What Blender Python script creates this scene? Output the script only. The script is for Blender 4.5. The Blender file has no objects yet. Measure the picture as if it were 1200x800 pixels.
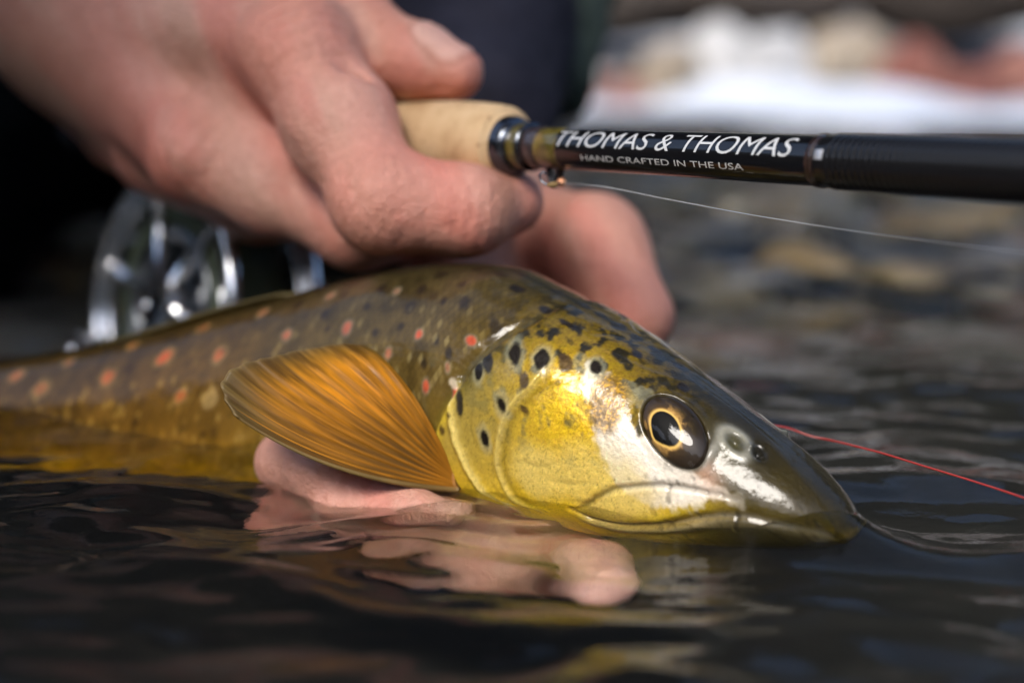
import bpy, bmesh, math, random
import numpy as np
from mathutils import Vector, Matrix

R = math.radians
scene = bpy.context.scene
COL = scene.collection

# ------------------------------------------------------------------ camera
CAM_H = 0.0946
PITCH = R(11.0)
FPX = 1200 * 50.0 / 36.0
cam_d = bpy.data.cameras.new('camera')
cam = bpy.data.objects.new('camera', cam_d)
COL.objects.link(cam)
cam.location = (0, 0, CAM_H)
cam.rotation_euler = (R(90) - PITCH, 0, 0)
cam_d.lens = 50
cam_d.sensor_width = 36
cam_d.sensor_fit = 'HORIZONTAL'
cam_d.clip_start = 0.01
cam_d.clip_end = 500
cam_d.dof.use_dof = True
cam_d.dof.focus_distance = 0.302
cam_d.dof.aperture_fstop = 5.1
cam_d.dof.aperture_blades = 0
scene.camera = cam

# ------------------------------------------------------------------ sky, sun, exposure
SUN_EL, SUN_AZ = R(47), R(204)          # azimuth measured from +Y towards +X: behind the camera
world = bpy.data.worlds.new('World')
scene.world = world
world.use_nodes = True
wn = world.node_tree.nodes
wl = world.node_tree.links
wn.clear()
sky = wn.new('ShaderNodeTexSky')
sky.sky_type = 'NISHITA'
sky.sun_disc = False
sky.sun_elevation = SUN_EL
sky.sun_rotation = SUN_AZ
sky.air_density = 1.0
sky.dust_density = 2.0
bg = wn.new('ShaderNodeBackground')
bg.inputs['Strength'].default_value = 0.07
wo = wn.new('ShaderNodeOutputWorld')
wl.new(sky.outputs[0], bg.inputs[0])
wl.new(bg.outputs[0], wo.inputs[0])

sun_d = bpy.data.lights.new('sun', 'SUN')
sun_d.energy = 1.5
sun_d.angle = R(26)
sun_d.color = (1.0, 0.95, 0.88)
sun = bpy.data.objects.new('sun', sun_d)
COL.objects.link(sun)
sdir = Vector((math.sin(SUN_AZ) * math.cos(SUN_EL), math.cos(SUN_AZ) * math.cos(SUN_EL), math.sin(SUN_EL)))
sun.rotation_euler = sdir.to_track_quat('Z', 'Y').to_euler()

scene.view_settings.view_transform = 'Standard'
scene.view_settings.look = 'None'
scene.view_settings.exposure = 1.95
scene.view_settings.gamma = 1.0
scene.render.engine = 'CYCLES'
scene.cycles.use_denoising = True
scene.cycles.max_bounces = 8
scene.cycles.diffuse_bounces = 3
scene.cycles.glossy_bounces = 4
scene.cycles.transmission_bounces = 6
scene.cycles.sample_clamp_indirect = 4.0
scene.cycles.caustics_refractive = True
scene.cycles.caustics_reflective = False

# ------------------------------------------------------------------ helpers
CP, SP = math.cos(PITCH), math.sin(PITCH)

def at(px, py, d):
    """photo pixel (1200x800) at depth d along the view axis -> world point"""
    xc, yc = (px - 600) / FPX * d, (400 - py) / FPX * d
    return np.array([xc, d * CP + yc * SP, CAM_H - d * SP + yc * CP])

def at_z(px, py, z=0.0):
    """photo pixel on the horizontal plane z"""
    yc = (400 - py) / FPX
    return at(px, py, (z - CAM_H) / (yc * CP - SP))

def project(P):
    P = np.asarray(P)
    dy, dz = P[..., 1], P[..., 2] - CAM_H
    d = dy * CP - dz * SP
    u = dy * SP + dz * CP
    return 600 + P[..., 0] / d * FPX, 400 - u / d * FPX, d

def sstep(a, b, x):
    t = np.clip((x - a) / (b - a), 0, 1)
    return t * t * (3 - 2 * t)

def hash2(ix, iy, seed):
    h = (ix.astype(np.int64) * 374761393 + iy.astype(np.int64) * 668265263 + seed * 974634777) & 0xFFFFFFFF
    h = ((h ^ (h >> 13)) * 1274126177) & 0xFFFFFFFF
    h = h ^ (h >> 16)
    return (h & 0xFFFFFF) / float(0xFFFFFF)

def vnoise(x, y, seed=0):
    x = np.asarray(x, float); y = np.asarray(y, float)
    ix, iy = np.floor(x), np.floor(y)
    fx, fy = x - ix, y - iy
    fx = fx * fx * fx * (fx * (fx * 6 - 15) + 10)
    fy = fy * fy * fy * (fy * (fy * 6 - 15) + 10)
    a = hash2(ix, iy, seed); b = hash2(ix + 1, iy, seed)
    c = hash2(ix, iy + 1, seed); d = hash2(ix + 1, iy + 1, seed)
    return (a + (b - a) * fx) * (1 - fy) + (c + (d - c) * fx) * fy

def fbm(x, y, seed=0, oct=4):
    s, a, t = 0.0, 0.5, 0.0
    for o in range(oct):
        s = s + a * vnoise(x * 2 ** o, y * 2 ** o, seed + o * 17)
        t += a
        a *= 0.5
    return s / t

def cr(xs, ys, x):
    """smooth (cosine-free monotone cubic) interpolation"""
    xs = np.asarray(xs, float); ys = np.asarray(ys, float)
    h = np.diff(xs); d = np.diff(ys) / h
    m = np.zeros_like(ys)
    m[0], m[-1] = d[0], d[-1]
    for i in range(1, len(xs) - 1):
        if d[i - 1] * d[i] > 0:
            w1, w2 = 2 * h[i] + h[i - 1], h[i] + 2 * h[i - 1]
            m[i] = (w1 + w2) / (w1 / d[i - 1] + w2 / d[i])
    x = np.clip(x, xs[0], xs[-1])
    i = np.clip(np.searchsorted(xs, x) - 1, 0, len(xs) - 2)
    t = (x - xs[i]) / h[i]
    return ((2 * t**3 - 3 * t**2 + 1) * ys[i] + (t**3 - 2 * t**2 + t) * h[i] * m[i]
            + (-2 * t**3 + 3 * t**2) * ys[i + 1] + (t**3 - t**2) * h[i] * m[i + 1])

def make_mesh(name, V, F, mat=None, parent=None, smooth=True, cols=None, attrs=None):
    me = bpy.data.meshes.new(name)
    V = np.asarray(V, dtype=np.float32)
    if isinstance(F, np.ndarray):
        n = F.shape[1]
        me.vertices.add(len(V)); me.vertices.foreach_set('co', V.ravel())
        me.loops.add(F.size); me.loops.foreach_set('vertex_index', F.ravel().astype(np.int32))
        me.polygons.add(len(F))
        me.polygons.foreach_set('loop_start', np.arange(0, F.size, n, dtype=np.int32))
        me.polygons.foreach_set('loop_total', np.full(len(F), n, dtype=np.int32))
        me.update(calc_edges=True)
    else:
        me.from_pydata(V.tolist(), [], F)
    me.validate()
    if smooth:
        me.polygons.foreach_set('use_smooth', np.ones(len(me.polygons), dtype=bool))
    if cols is not None:
        a = me.color_attributes.new('Col', 'FLOAT_COLOR', 'POINT')
        c = np.ones((len(V), 4), dtype=np.float32); c[:, :3] = cols
        a.data.foreach_set('color', c.ravel())
    for k, v in (attrs or {}).items():
        a = me.attributes.new(k, 'FLOAT', 'POINT')
        a.data.foreach_set('value', np.asarray(v, dtype=np.float32))
    o = bpy.data.objects.new(name, me)
    COL.objects.link(o)
    if mat: me.materials.append(mat)
    if parent is not None: o.parent = parent
    return o

def grid_faces(n, m, wrap=False):
    i = np.arange(n - 1)[:, None]; j = np.arange(m if wrap else m - 1)[None, :]
    jn = (j + 1) % m
    a = i * m + j; b = (i + 1) * m + j; c = (i + 1) * m + jn; d = i * m + jn
    return np.stack([a, d, c, b], -1).reshape(-1, 4)

def tag(o, label=None, cat=None, group=None, kind=None):
    if label: o['label'] = label
    if cat: o['category'] = cat
    if group: o['group'] = group
    if kind: o['kind'] = kind
    return o

def empty(name, loc=(0, 0, 0)):
    o = bpy.data.objects.new(name, None); COL.objects.link(o)
    o.location = loc
    o.empty_display_size = 0.01
    return o

def frame_from(axis, hint=(0, 0, 1)):
    a = np.array(axis, float); a /= np.linalg.norm(a)
    h = np.array(hint, float); h = h - a * h.dot(a); h /= np.linalg.norm(h)
    return a, h, np.cross(a, h)

def tube(points, radii, n=12, caps=True):
    P = np.asarray(points, float); r = np.broadcast_to(np.asarray(radii, float), (len(P),))
    T = np.gradient(P, axis=0); T /= np.linalg.norm(T, axis=1)[:, None]
    h = np.array([0.13, 0.27, 0.95])
    V = []
    ang = np.linspace(0, 2 * np.pi, n, endpoint=False)
    for p, t, rr in zip(P, T, r):
        h = h - t * h.dot(t); h /= np.linalg.norm(h)
        b = np.cross(t, h)
        V.append(p + rr * (np.cos(ang)[:, None] * h + np.sin(ang)[:, None] * b))
    V = np.concatenate(V)
    F = grid_faces(len(P), n, True).tolist()
    if caps:
        F.append(list(range(n))); F.append(list(range((len(P) - 1) * n, len(P) * n))[::-1])
    return V, F

def lathe(origin, axis, hint, ts, rs, n=48, caps=True):
    a, h, b = frame_from(axis, hint)
    ang = np.linspace(0, 2 * np.pi, n, endpoint=False)
    ring = np.cos(ang)[:, None] * h + np.sin(ang)[:, None] * b
    V = np.concatenate([np.asarray(origin) + a * t + ring * r for t, r in zip(ts, rs)])
    F = grid_faces(len(ts), n, True).tolist()
    if caps:
        F.append(list(range(n))); F.append(list(range((len(ts) - 1) * n, len(ts) * n))[::-1])
    return V, F

class Mat:
    """small wrapper for a principled node material"""
    def __init__(s, name, **kw):
        s.m = bpy.data.materials.new(name); s.m.use_nodes = True
        s.nt = s.m.node_tree; s.N = s.nt.nodes; s.L = s.nt.links
        s.b = s.N['Principled BSDF']
        for k, v in kw.items():
            s.set(k, v)
    def set(s, k, v):
        k = {'color': 'Base Color', 'rough': 'Roughness', 'metal': 'Metallic', 'coat': 'Coat Weight',
             'coat_rough': 'Coat Roughness', 'ior': 'IOR', 'trans': 'Transmission Weight',
             'sss': 'Subsurface Weight', 'spec': 'Specular IOR Level'}.get(k, k)
        i = s.b.inputs[k]
        if hasattr(v, 'links'): s.L.new(v, i)
        else: i.default_value = (*v, 1) if isinstance(v, tuple) and len(v) == 3 and i.type == 'RGBA' else v
    def node(s, t, **kw):
        n = s.N.new(t)
        for k, v in kw.items():
            if k in n.inputs:
                if hasattr(v, 'links'): s.L.new(v, n.inputs[k])
                else: n.inputs[k].default_value = v
            else: setattr(n, k, v)
        return n
    def coords(s, kind='Object'): return s.node('ShaderNodeTexCoord').outputs[kind]
    def noise(s, scale, detail=4, rough=.55, vec=None):
        n = s.node('ShaderNodeTexNoise', Scale=scale, Detail=detail, Roughness=rough)
        s.L.new(vec if vec is not None else s.coords(), n.inputs['Vector'])
        return n.outputs['Fac']
    def ramp(s, fac, stops):
        r = s.node('ShaderNodeValToRGB'); s.L.new(fac, r.inputs[0])
        e = r.color_ramp.elements
        while len(e) < len(stops): e.new(0.5)
        for q, (p, c) in zip(e, stops):
            q.position = p; q.color = (*c, 1) if len(c) == 3 else c
        return r.outputs[0]
    def mix(s, fac, a, b, mode='MIX'):
        n = s.node('ShaderNodeMix', data_type='RGBA', blend_type=mode)
        for sock, v in ((n.inputs[0], fac), (n.inputs[6], a), (n.inputs[7], b)):
            if hasattr(v, 'links'): s.L.new(v, sock)
            else: sock.default_value = (*v, 1) if isinstance(v, tuple) else v
        return n.outputs[2]
    def attr(s, name, out='Color'):
        return s.node('ShaderNodeAttribute', attribute_name=name).outputs[out]
    def bump(s, height, strength, dist, prev=None):
        n = s.node('ShaderNodeBump', Strength=strength, Distance=dist)
        s.L.new(height, n.inputs['Height'])
        if prev is not None: s.L.new(prev, n.inputs['Normal'])
        s.L.new(n.outputs[0], s.b.inputs['Normal'])
        return n.outputs[0]

# --- signed distance field meshing (naive surface nets)
def surface_nets(f, org, h):
    s = f < 0
    c = [s[i:s.shape[0] - 1 + i, j:s.shape[1] - 1 + j, k:s.shape[2] - 1 + k]
         for i in (0, 1) for j in (0, 1) for k in (0, 1)]
    cnt = sum(a.astype(np.int8) for a in c)
    mix = (cnt > 0) & (cnt < 8)
    idx = np.argwhere(mix)
    vid = np.full(mix.shape, -1, dtype=np.int64); vid[mix] = np.arange(len(idx))
    acc = np.zeros((len(idx), 3)); num = np.zeros(len(idx))
    I, J, K = idx.T
    for ax in range(3):
        for o1 in (0, 1):
            for o2 in (0, 1):
                o = [0, 0, 0]; others = [q for q in range(3) if q != ax]
                o[others[0]], o[others[1]] = o1, o2
                a = f[I + o[0], J + o[1], K + o[2]]
                o[ax] = 1
                b = f[I + o[0], J + o[1], K + o[2]]
                o[ax] = 0
                m = (a < 0) != (b < 0)
                t = np.where(m, a / np.where(m, a - b, 1), 0)
                p = np.tile(np.array(o, float), (len(idx), 1)); p[:, ax] = t
                acc[m] += p[m]; num[m] += 1
    V = (idx + acc / num[:, None]) * h + org
    F = []
    for ax in range(3):
        u, v = (ax + 1) % 3, (ax + 2) % 3
        sl0 = [slice(None)] * 3; sl1 = [slice(None)] * 3
        sl0[ax], sl1[ax] = slice(0, -1), slice(1, None)
        e = s[tuple(sl0)] != s[tuple(sl1)]
        q = np.argwhere(e)
        q = q[(q[:, u] > 0) & (q[:, v] > 0) & (q[:, u] < s.shape[u] - 1) & (q[:, v] < s.shape[v] - 1)]
        du = np.zeros(3, int); du[u] = 1
        dv = np.zeros(3, int); dv[v] = 1
        g = lambda a: vid[a[:, 0], a[:, 1], a[:, 2]]
        quad = np.stack([g(q), g(q - du), g(q - du - dv), g(q - dv)], -1)
        flip = s[q[:, 0], q[:, 1], q[:, 2]]
        quad[flip] = quad[flip][:, ::-1]
        F.append(quad)
    F = np.concatenate(F)
    return V, F[:, ::-1].copy()

class SDF:
    def __init__(s, lo, hi, h):
        s.lo, s.h = np.array(lo, float), h
        s.n = np.ceil((np.array(hi) - s.lo) / h).astype(int) + 1
        s.f = np.full(s.n, 0.03, dtype=np.float32)
    def _block(s, lo, hi):
        a = np.clip(np.floor((lo - s.lo) / s.h).astype(int), 0, s.n)
        b = np.clip(np.ceil((hi - s.lo) / s.h).astype(int) + 1, 0, s.n)
        return a, b
    def cone(s, a, b, ra, rb, k=0.004, sub=False, squash=None):
        """round cone blended in with smooth union of width k (or carved out)"""
        a, b = np.array(a, float), np.array(b, float)
        mg = max(ra, rb) + 0.016
        i0, i1 = s._block(np.minimum(a, b) - mg, np.maximum(a, b) + mg)
        if np.any(i1 <= i0): return
        X, Y, Z = [s.lo[q] + s.h * np.arange(i0[q], i1[q]) for q in range(3)]
        P = np.stack(np.meshgrid(X, Y, Z, indexing='ij'), -1)
        ab = b - a; L2 = max(ab.dot(ab), 1e-12)
        t = np.clip(((P - a) @ ab) / L2, 0, 1)
        q = P - (a + t[..., None] * ab)
        if squash is not None:                      # (direction, factor): flattened along that direction
            d, fac = np.array(squash[0], float), squash[1]
            d = d / np.linalg.norm(d)
            q = q + (q @ d)[..., None] * d * (1 / fac - 1)
        g = np.linalg.norm(q, axis=-1) - (ra + (rb - ra) * t)
        sl = tuple(slice(i0[q_], i1[q_]) for q_ in range(3))
        f = s.f[sl]
        if sub:
            hh = np.clip(0.5 - 0.5 * (g + f) / k, 0, 1)
            s.f[sl] = f * (1 - hh) + (-g) * hh + k * hh * (1 - hh)
        else:
            hh = np.clip(0.5 + 0.5 * (g - f) / k, 0, 1)
            s.f[sl] = g * (1 - hh) + f * hh - k * hh * (1 - hh)
    def chain(s, pts, k=0.004, **kw):
        for (a, ra), (b, rb) in zip(pts[:-1], pts[1:]):
            s.cone(a, b, ra, rb, k, **kw)
    def union(s, o, k):
        hh = np.clip(0.5 + 0.5 * (o.f - s.f) / k, 0, 1)
        s.f = o.f * (1 - hh) + s.f * hh - k * hh * (1 - hh)
    def blur(s, it=1):
        for _ in range(it):
            for ax in range(3):
                f = s.f
                s.f = 0.5 * f + 0.25 * np.roll(f, 1, ax) + 0.25 * np.roll(f, -1, ax)
    def mesh(s): return surface_nets(s.f, s.lo, s.h)

def vnormals(V, F):
    n = np.cross(V[F[:, 2]] - V[F[:, 0]], V[F[:, 3]] - V[F[:, 1]])
    N = np.zeros_like(V)
    for q in range(4): np.add.at(N, F[:, q], n)
    return N / np.maximum(np.linalg.norm(N, axis=1), 1e-12)[:, None]

# ------------------------------------------------------------------ the setting: water, stream bed, banks
rng = np.random.default_rng(7)

def axis_grid(fine0, fine1, step, lo, hi, grow):
    c = list(np.arange(fine0, fine1 + step / 2, step))
    s = step
    while c[-1] < hi: s *= grow; c.append(c[-1] + s)
    s = step
    while c[0] > lo: s *= grow; c.insert(0, c[0] - s)
    return np.array(c)

WX = axis_grid(-0.22, 0.20, 0.0012, -7, 7, 1.035)
WY = axis_grid(0.16, 0.48, 0.0012, -3.0, 3.6, 1.03)
gx, gy = np.meshgrid(WX, WY, indexing='ij')

def water_height(x, y):
    z = np.zeros_like(x)
    r = np.random.default_rng(21)
    wx = x + 0.020 * (fbm(x * 9, y * 9, 3, 3) - .5) + 0.006 * (fbm(x * 40, y * 40, 5, 2) - .5)
    wy = y + 0.020 * (fbm(x * 9 + 9, y * 9, 4, 3) - .5) + 0.006 * (fbm(x * 40, y * 40 + 7, 6, 2) - .5)
    for i in range(64):
        lam = 0.008 * (10 ** r.uniform(0, 1.35))
        a = r.normal(R(82), R(32))
        k = 2 * np.pi / lam
        dist = np.sqrt(x ** 2 + y ** 2)
        slope = 0.024 * (1.25 if lam < .03 else .9)
        z += slope / k * np.sin(k * (wx * math.cos(a) + wy * math.sin(a)) + r.uniform(0, 6.3))
    calm = (0.55 + 0.9 * fbm(x * 5.5 + 3, y * 7, 12, 2)) * (1 + .7 * (1 - sstep(-.02, .06, x)) * (1 - sstep(.33, .40, y)) + .5 * sstep(.05, .09, x) * (1 - sstep(.27, .34, y)))
    z *= calm * (1 + 2.0 * sstep(.42, 1.0, y))
    z += 0.010 * (fbm(x * 3.0, y * 4.5, 31, 3) - .5) * sstep(.5, 1.3, y)
    return z
wz = water_height(gx, gy)
water_extra = []          # filled by the fish: swells round the snout

def m_water():
    m = Mat('water', color=(0.93, 0.95, 0.90), rough=0.0, trans=1.0, ior=1.24)
    n = m.noise(160, 3, .6)
    m.bump(n, 0.10, 0.002)
    return m.m

def build_water():
    z = wz.copy()
    for fn in water_extra: z = fn(gx, gy, z)
    V = np.stack([gx, gy, z], -1).reshape(-1, 3)
    F = grid_faces(len(WX), len(WY))[:, ::-1].copy()
    o = make_mesh('stream_water', V, F, m_water())
    return tag(o, 'dark clear stream water with ripples around the trout', kind='structure')

def bed_height(x, y):
    deep = -0.16 + 0.115 * sstep(.55, 1.0, y) * sstep(-.5, .1, x) + 0.06 * sstep(1.2, 2.3, y)
    return deep + 0.05 * (fbm(x * 4, y * 4, 77, 4) - .5)

def build_bed():
    X = axis_grid(-0.5, 0.9, 0.012, -9, 9, 1.06); Y = axis_grid(0.05, 2.3, 0.012, -4, 4, 1.08)
    x, y = np.meshgrid(X, Y, indexing='ij')
    z = bed_height(x, y)
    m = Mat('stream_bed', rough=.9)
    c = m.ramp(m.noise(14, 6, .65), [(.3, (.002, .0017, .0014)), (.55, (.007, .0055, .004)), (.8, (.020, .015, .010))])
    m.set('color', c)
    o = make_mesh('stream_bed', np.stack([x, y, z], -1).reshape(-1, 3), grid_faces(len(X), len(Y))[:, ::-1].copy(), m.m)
    tag(o, 'dark silty stream bed under the water', kind='structure')
    return o

def rock_verts(seed, rx, ry, rz, n=4, rough=.22, flat=.5):
    bm = bmesh.new()
    bmesh.ops.create_icosphere(bm, subdivisions=n, radius=1)
    P = np.array([v.co[:] for v in bm.verts])
    F = np.array([[v.index for v in f.verts] for f in bm.faces])
    bm.free()
    r = np.random.default_rng(seed)
    d = np.ones(len(P))
    for _ in range(9):                              # flattened facets
        nrm = r.normal(size=3); nrm /= np.linalg.norm(nrm)
        lim = r.uniform(.62, .92)
        h = P @ nrm
        d = np.where(h * d > lim, d * (1 - .75 * (1 - lim / np.maximum(h * d, 1e-6))), d)
    P = P * d[:, None]
    nz = fbm(P[:, 0] * 2.3 + P[:, 2] * 1.7 + seed * 3.1, P[:, 1] * 2.3 - P[:, 2] * 1.1, seed, 4) - .5
    P *= (1 + rough * 2 * nz)[:, None]
    return P * np.array([rx, ry, rz]), F

def m_rock(name, c0, c1, c2, rough=.75, wet=0):
    m = Mat(name, rough=rough, coat=wet, coat_rough=.15)
    v = m.coords()
    n = m.noise(11, 8, .7, v)
    m.set('color', m.ramp(n, [(.32, c0), (.52, c1), (.72, c2)]))
    m.bump(m.noise(40, 6, .7, v), .5, .01)
    return m.m

M_RED = m_rock('red_rock', (.10, .035, .025), (.25, .085, .06), (.36, .20, .15))
M_TAN = m_rock('tan_rock', (.20, .15, .10), (.36, .29, .21), (.50, .44, .36))
M_GREY = m_rock('grey_rock', (.14, .13, .125), (.27, .26, .25), (.45, .43, .41))
M_PALE = m_rock('pale_rock', (.26, .25, .24), (.50, .49, .48), (.70, .69, .68))
M_DARK = m_rock('dark_rock', (.015, .011, .009), (.045, .033, .026), (.09, .066, .05))
M_WETTAN = m_rock('wet_tan_stone', (.14, .09, .035), (.34, .235, .10), (.46, .36, .20), .5, .6)
M_WETGREY = m_rock('wet_grey_stone', (.035, .035, .037), (.12, .115, .11), (.24, .225, .20), .5, .6)

def rock(label, seed, loc, size, mat, rz=0.0, group=None, name='rock', cat='rock', **kw):
    V, F = rock_verts(seed, *size, **kw)
    o = make_mesh(name, V, F, mat)
    o.location = loc
    o.rotation_euler = (0, 0, rz)
    return tag(o, label, cat, group)

def build_banks():
    # far bank: ground that climbs away behind the stones, grey rock with snow patches, reflecting pale
    X = np.linspace(-14, 14, 221); Y = np.concatenate([np.linspace(2.30, 3.4, 40), np.linspace(3.5, 30, 60)])
    x, y = np.meshgrid(X, Y, indexing='ij')
    edge = 2.62 + .10 * (fbm(x * 1.5, y * 0, 5, 3) - .5)
    z = -.10 + .16 * sstep(-.25, .12, y - edge) + .22 * np.clip(y - 2.85, 0, None) + .9 * (fbm(x * .5, y * .5, 8, 4) - .5) * sstep(3, 8, y)
    z += .04 * (fbm(x * 8, y * 8, 9, 4) - .5)
    m = Mat('bank_rock_snow', rough=.95)
    m.set('color', m.ramp(m.noise(1.6, 9, .7), [(.34, (.05, .038, .03)), (.48, (.17, .155, .145)), (.58, (.36, .37, .39)), (.7, (.62, .65, .70))]))
    o = make_mesh('river_bank', np.stack([x, y, z], -1).reshape(-1, 3), grid_faces(len(X), len(Y))[:, ::-1].copy(), m.m)
    tag(o, 'grey rock bank with snow patches climbing beyond the stones', kind='structure')
    # snow shelf that meets the water
    X = np.linspace(-3.2, 3.6, 240); Y = np.linspace(0, 1, 26)
    x, v = np.meshgrid(X, Y, indexing='ij')
    e = 2.12 + .10 * (fbm(x * 2.1, x * 0, 15, 3) - .5) + .05 * np.sin(x * 5)
    dep = .30 + .16 * fbm(x * 1.3, x * 0 + 4, 19, 3)
    top = .034 + .030 * (fbm(x * 3, v * 2, 25, 3) - .5)
    # raised drifts in front of some of the stones
    for cx, w, hh in ((.46, .10, .030), (.34, .08, .022), (.62, .07, .02)):
        top = top + hh * np.exp(-((x - cx) / w) ** 2) * sstep(.25, .8, v)
    y = e + dep * v
    z = -.02 + (top + .02) * (1 - (1 - np.clip(v * 6, 0, 1)) ** 2.2) * 1.0
    z = np.where(v > .92, z - .06 * (v - .92) / .08, z)
    m = Mat('snow', color=(.72, .75, .80), rough=.6, sss=.25)
    m.b.inputs['Subsurface Radius'].default_value = (.01, .012, .016)
    m.bump(m.noise(60, 6, .6), .4, .01)
    o = make_mesh('snow_bank', np.stack([x, y, z], -1).reshape(-1, 3), grid_faces(len(X), len(Y))[:, ::-1].copy(), m.m)
    tag(o, 'strip of white snow along the far water edge', kind='structure')

    big = [  # px, py of the foot, distance y, size, material, label
        (728, 150, 2.36, (.055, .05, .050), M_RED, 'small red rock standing in the snow beside the dark sleeve'),
        (775, 150, 2.50, (.080, .07, .085), M_TAN, 'pale tan rock behind the small red rock in snow'),
        (835, 150, 2.58, (.10, .08, .10), M_PALE, 'light grey rounded rock between tan rock and snow drift'),
        (905, 150, 2.60, (.085, .08, .10), M_PALE, 'whitish grey rock behind the tallest snow drift'),
        (980, 150, 2.62, (.10, .08, .115), M_TAN, 'buff coloured boulder beside the whitish grey rock'),
        (1052, 150, 2.56, (.085, .07, .085), M_RED, 'dull red boulder next to the buff boulder'),
        (1120, 150, 2.42, (.080, .07, .060), M_RED, 'brick red low rock at the snow edge'),
        (1190, 150, 2.46, (.085, .08, .080), M_RED, 'dark red rock past the low brick red rock'),
        (1280, 150, 2.50, (.12, .10, .09), M_TAN, 'tan boulder past the dark red rock'),
        (660, 150, 2.55, (.10, .08, .08), M_RED, 'reddish boulder hidden behind the olive sleeve'),
        (560, 150, 2.60, (.12, .09, .09), M_GREY, 'grey boulder on the bank behind the angler'),
    ]
    for i, (px, py, Y_, s, m_, lab) in enumerate(big):
        X_ = (px - 600) / FPX * Y_ * 1.01
        rock(lab, 100 + i, (X_, Y_, s[2] * .62), s, m_, rz=i * 1.3, n=4, rough=.18)
    # wooded hillsides that close the valley behind the photographer and beyond the far bank
    for nm, ang0, ang1, rad, el, lab in (('hillside', 95, 305, 9.0, .42, 'dark wooded hillside behind the near bank'),
                                         ('far_hillside', -75, 75, 26.0, .60, 'brown wooded hillside beyond the far bank')):
        A_ = np.radians(np.linspace(ang0, ang1, 160)); T_ = np.linspace(0, 1, 50)
        aa, t_ = np.meshgrid(A_, T_, indexing='ij')
        rr = rad * (.42 + .58 * t_) if nm == 'hillside' else rad * (.62 + .38 * t_)
        zz = -.3 + rad * el * t_ ** 1.1 * (1 + .30 * (fbm(aa * 9, t_ * 2, 91, 4) - .5) * 2)
        zz += .9 * (fbm(aa * 60, t_ * 24, 92, 3) - .5) * sstep(0, .2, t_)
        xx, yy = rr * np.sin(aa), rr * np.cos(aa)
        m = Mat(nm + '_woods', rough=1.0)
        m.set('color', m.ramp(m.noise(1.8, 8, .7), [(.3, (.004, .005, .003)), (.5, (.012, .013, .008)), (.72, (.034, .029, .019))]))
        o = make_mesh(nm, np.stack([xx, yy, zz], -1).reshape(-1, 3), grid_faces(160, 50), m.m)
        tag(o, lab, kind='structure')
    # dark ledge boulders above them
    for i in range(9):
        X_ = -.5 + i * .34 + rng.uniform(-.05, .05)
        rock('dark brown boulder in the row along the top of the bank', 140 + i, (X_, 2.98 + rng.uniform(-.05, .08), .235 + rng.uniform(-.02, .02)),
             (.21, .14, .10), M_DARK, rz=rng.uniform(-.3, .3), group='dark boulders along the bank top', name='boulder', n=4, rough=.2)
    # stones lying in the shallows
    spots = [
        (1085, 268, .034, .012, M_WETTAN, 'ochre stone breaking the riffle under the dark rod'),
        (1140, 252, .030, .010, M_WETTAN, 'yellowish stone behind the ochre stone in the riffle'),
        (1000, 262, .036, .009, M_WETGREY, 'slate grey stone awash beside the ochre stone'),
        (950, 300, .026, .008, M_WETTAN, 'small brown stone awash in front of the slate stone'),
        (880, 240, .040, .010, M_WETTAN, 'pale brown stone in the shallows behind the thin clear line'),
        (835, 275, .032, .010, M_WETGREY, 'dark grey stone in the shallows near the pink thumb'),
        (905, 322, .026, .007, M_WETGREY, 'blackish stone awash nearer the trout than the pale brown one'),
        (1050, 318, .026, .005, M_WETTAN, 'rust brown stone awash in front of the ochre stone'),
        (1180, 300, .030, .008, M_WETGREY, 'grey stone awash at the end of the clear line'),
        (760, 235, .045, .010, M_WETTAN, 'tan stone in the shallows under the rod lettering'),
        (970, 215, .055, .014, M_WETTAN, 'wide sandy stone in the water below the thread wrapping'),
        (1120, 205, .060, .012, M_WETGREY, 'wide grey stone in the water near the snow'),
        (820, 200, .055, .012, M_WETGREY, 'low grey stone at the foot of the snow'),
    ]
    for i, (px, py, rad, up, m_, lab) in enumerate(spots):
        p = at_z(px, py, 0)
        hz = rad * .62
        rock(lab, 200 + i, (p[0], p[1], up - hz), (rad * 1.25, rad * .9, hz), m_, rz=i * .7, name='stone', cat='stone', n=3, rough=.16)
    # pebbles on the shallow bed: uncountable
    VV, FF, off = [], [], 0
    base = [rock_verts(300 + q, 1, .8, .55, n=2, rough=.15) for q in range(6)]
    CC = []
    r = np.random.default_rng(5)
    pal = np.array([(.30, .20, .09), (.20, .19, .18), (.10, .085, .07), (.36, .30, .21), (.16, .07, .05), (.26, .24, .20)])
    for q in range(1500):
        x = r.uniform(-.35, 1.5); y = r.uniform(.62, 2.2)
        if abs(x) > .55 * y + .1: continue
        s = r.uniform(.016, .05) * (0.8 + .3 * y)
        P, F = base[q % 6]
        a = r.uniform(0, 6.3); c, sn = math.cos(a), math.sin(a)
        P = P * s; P = np.stack([P[:, 0] * c - P[:, 1] * sn, P[:, 0] * sn + P[:, 1] * c, P[:, 2]], -1)
        z = bed_height(np.array([x]), np.array([y]))[0]
        P = P + (x, y, min(z + s * .25, -.012 - s * .4))
        VV.append(P); FF.append(F + off); off += len(P)
        CC.append(np.tile(pal[r.integers(6)] * r.uniform(.6, 1.15), (len(P), 1)))
    m = Mat('pebbles', rough=.6); m.set('color', m.mix(.6, m.attr('Col'), m.ramp(m.noise(70, 5), [(.3, (.4, .4, .4)), (.7, (1, 1, 1))]), 'MULTIPLY'))
    o = make_mesh('pebbles', np.concatenate(VV), np.concatenate(FF), m.m, cols=np.concatenate(CC))
    tag(o, 'brown and grey pebbles covering the shallow stream bed', kind='stuff')

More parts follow.
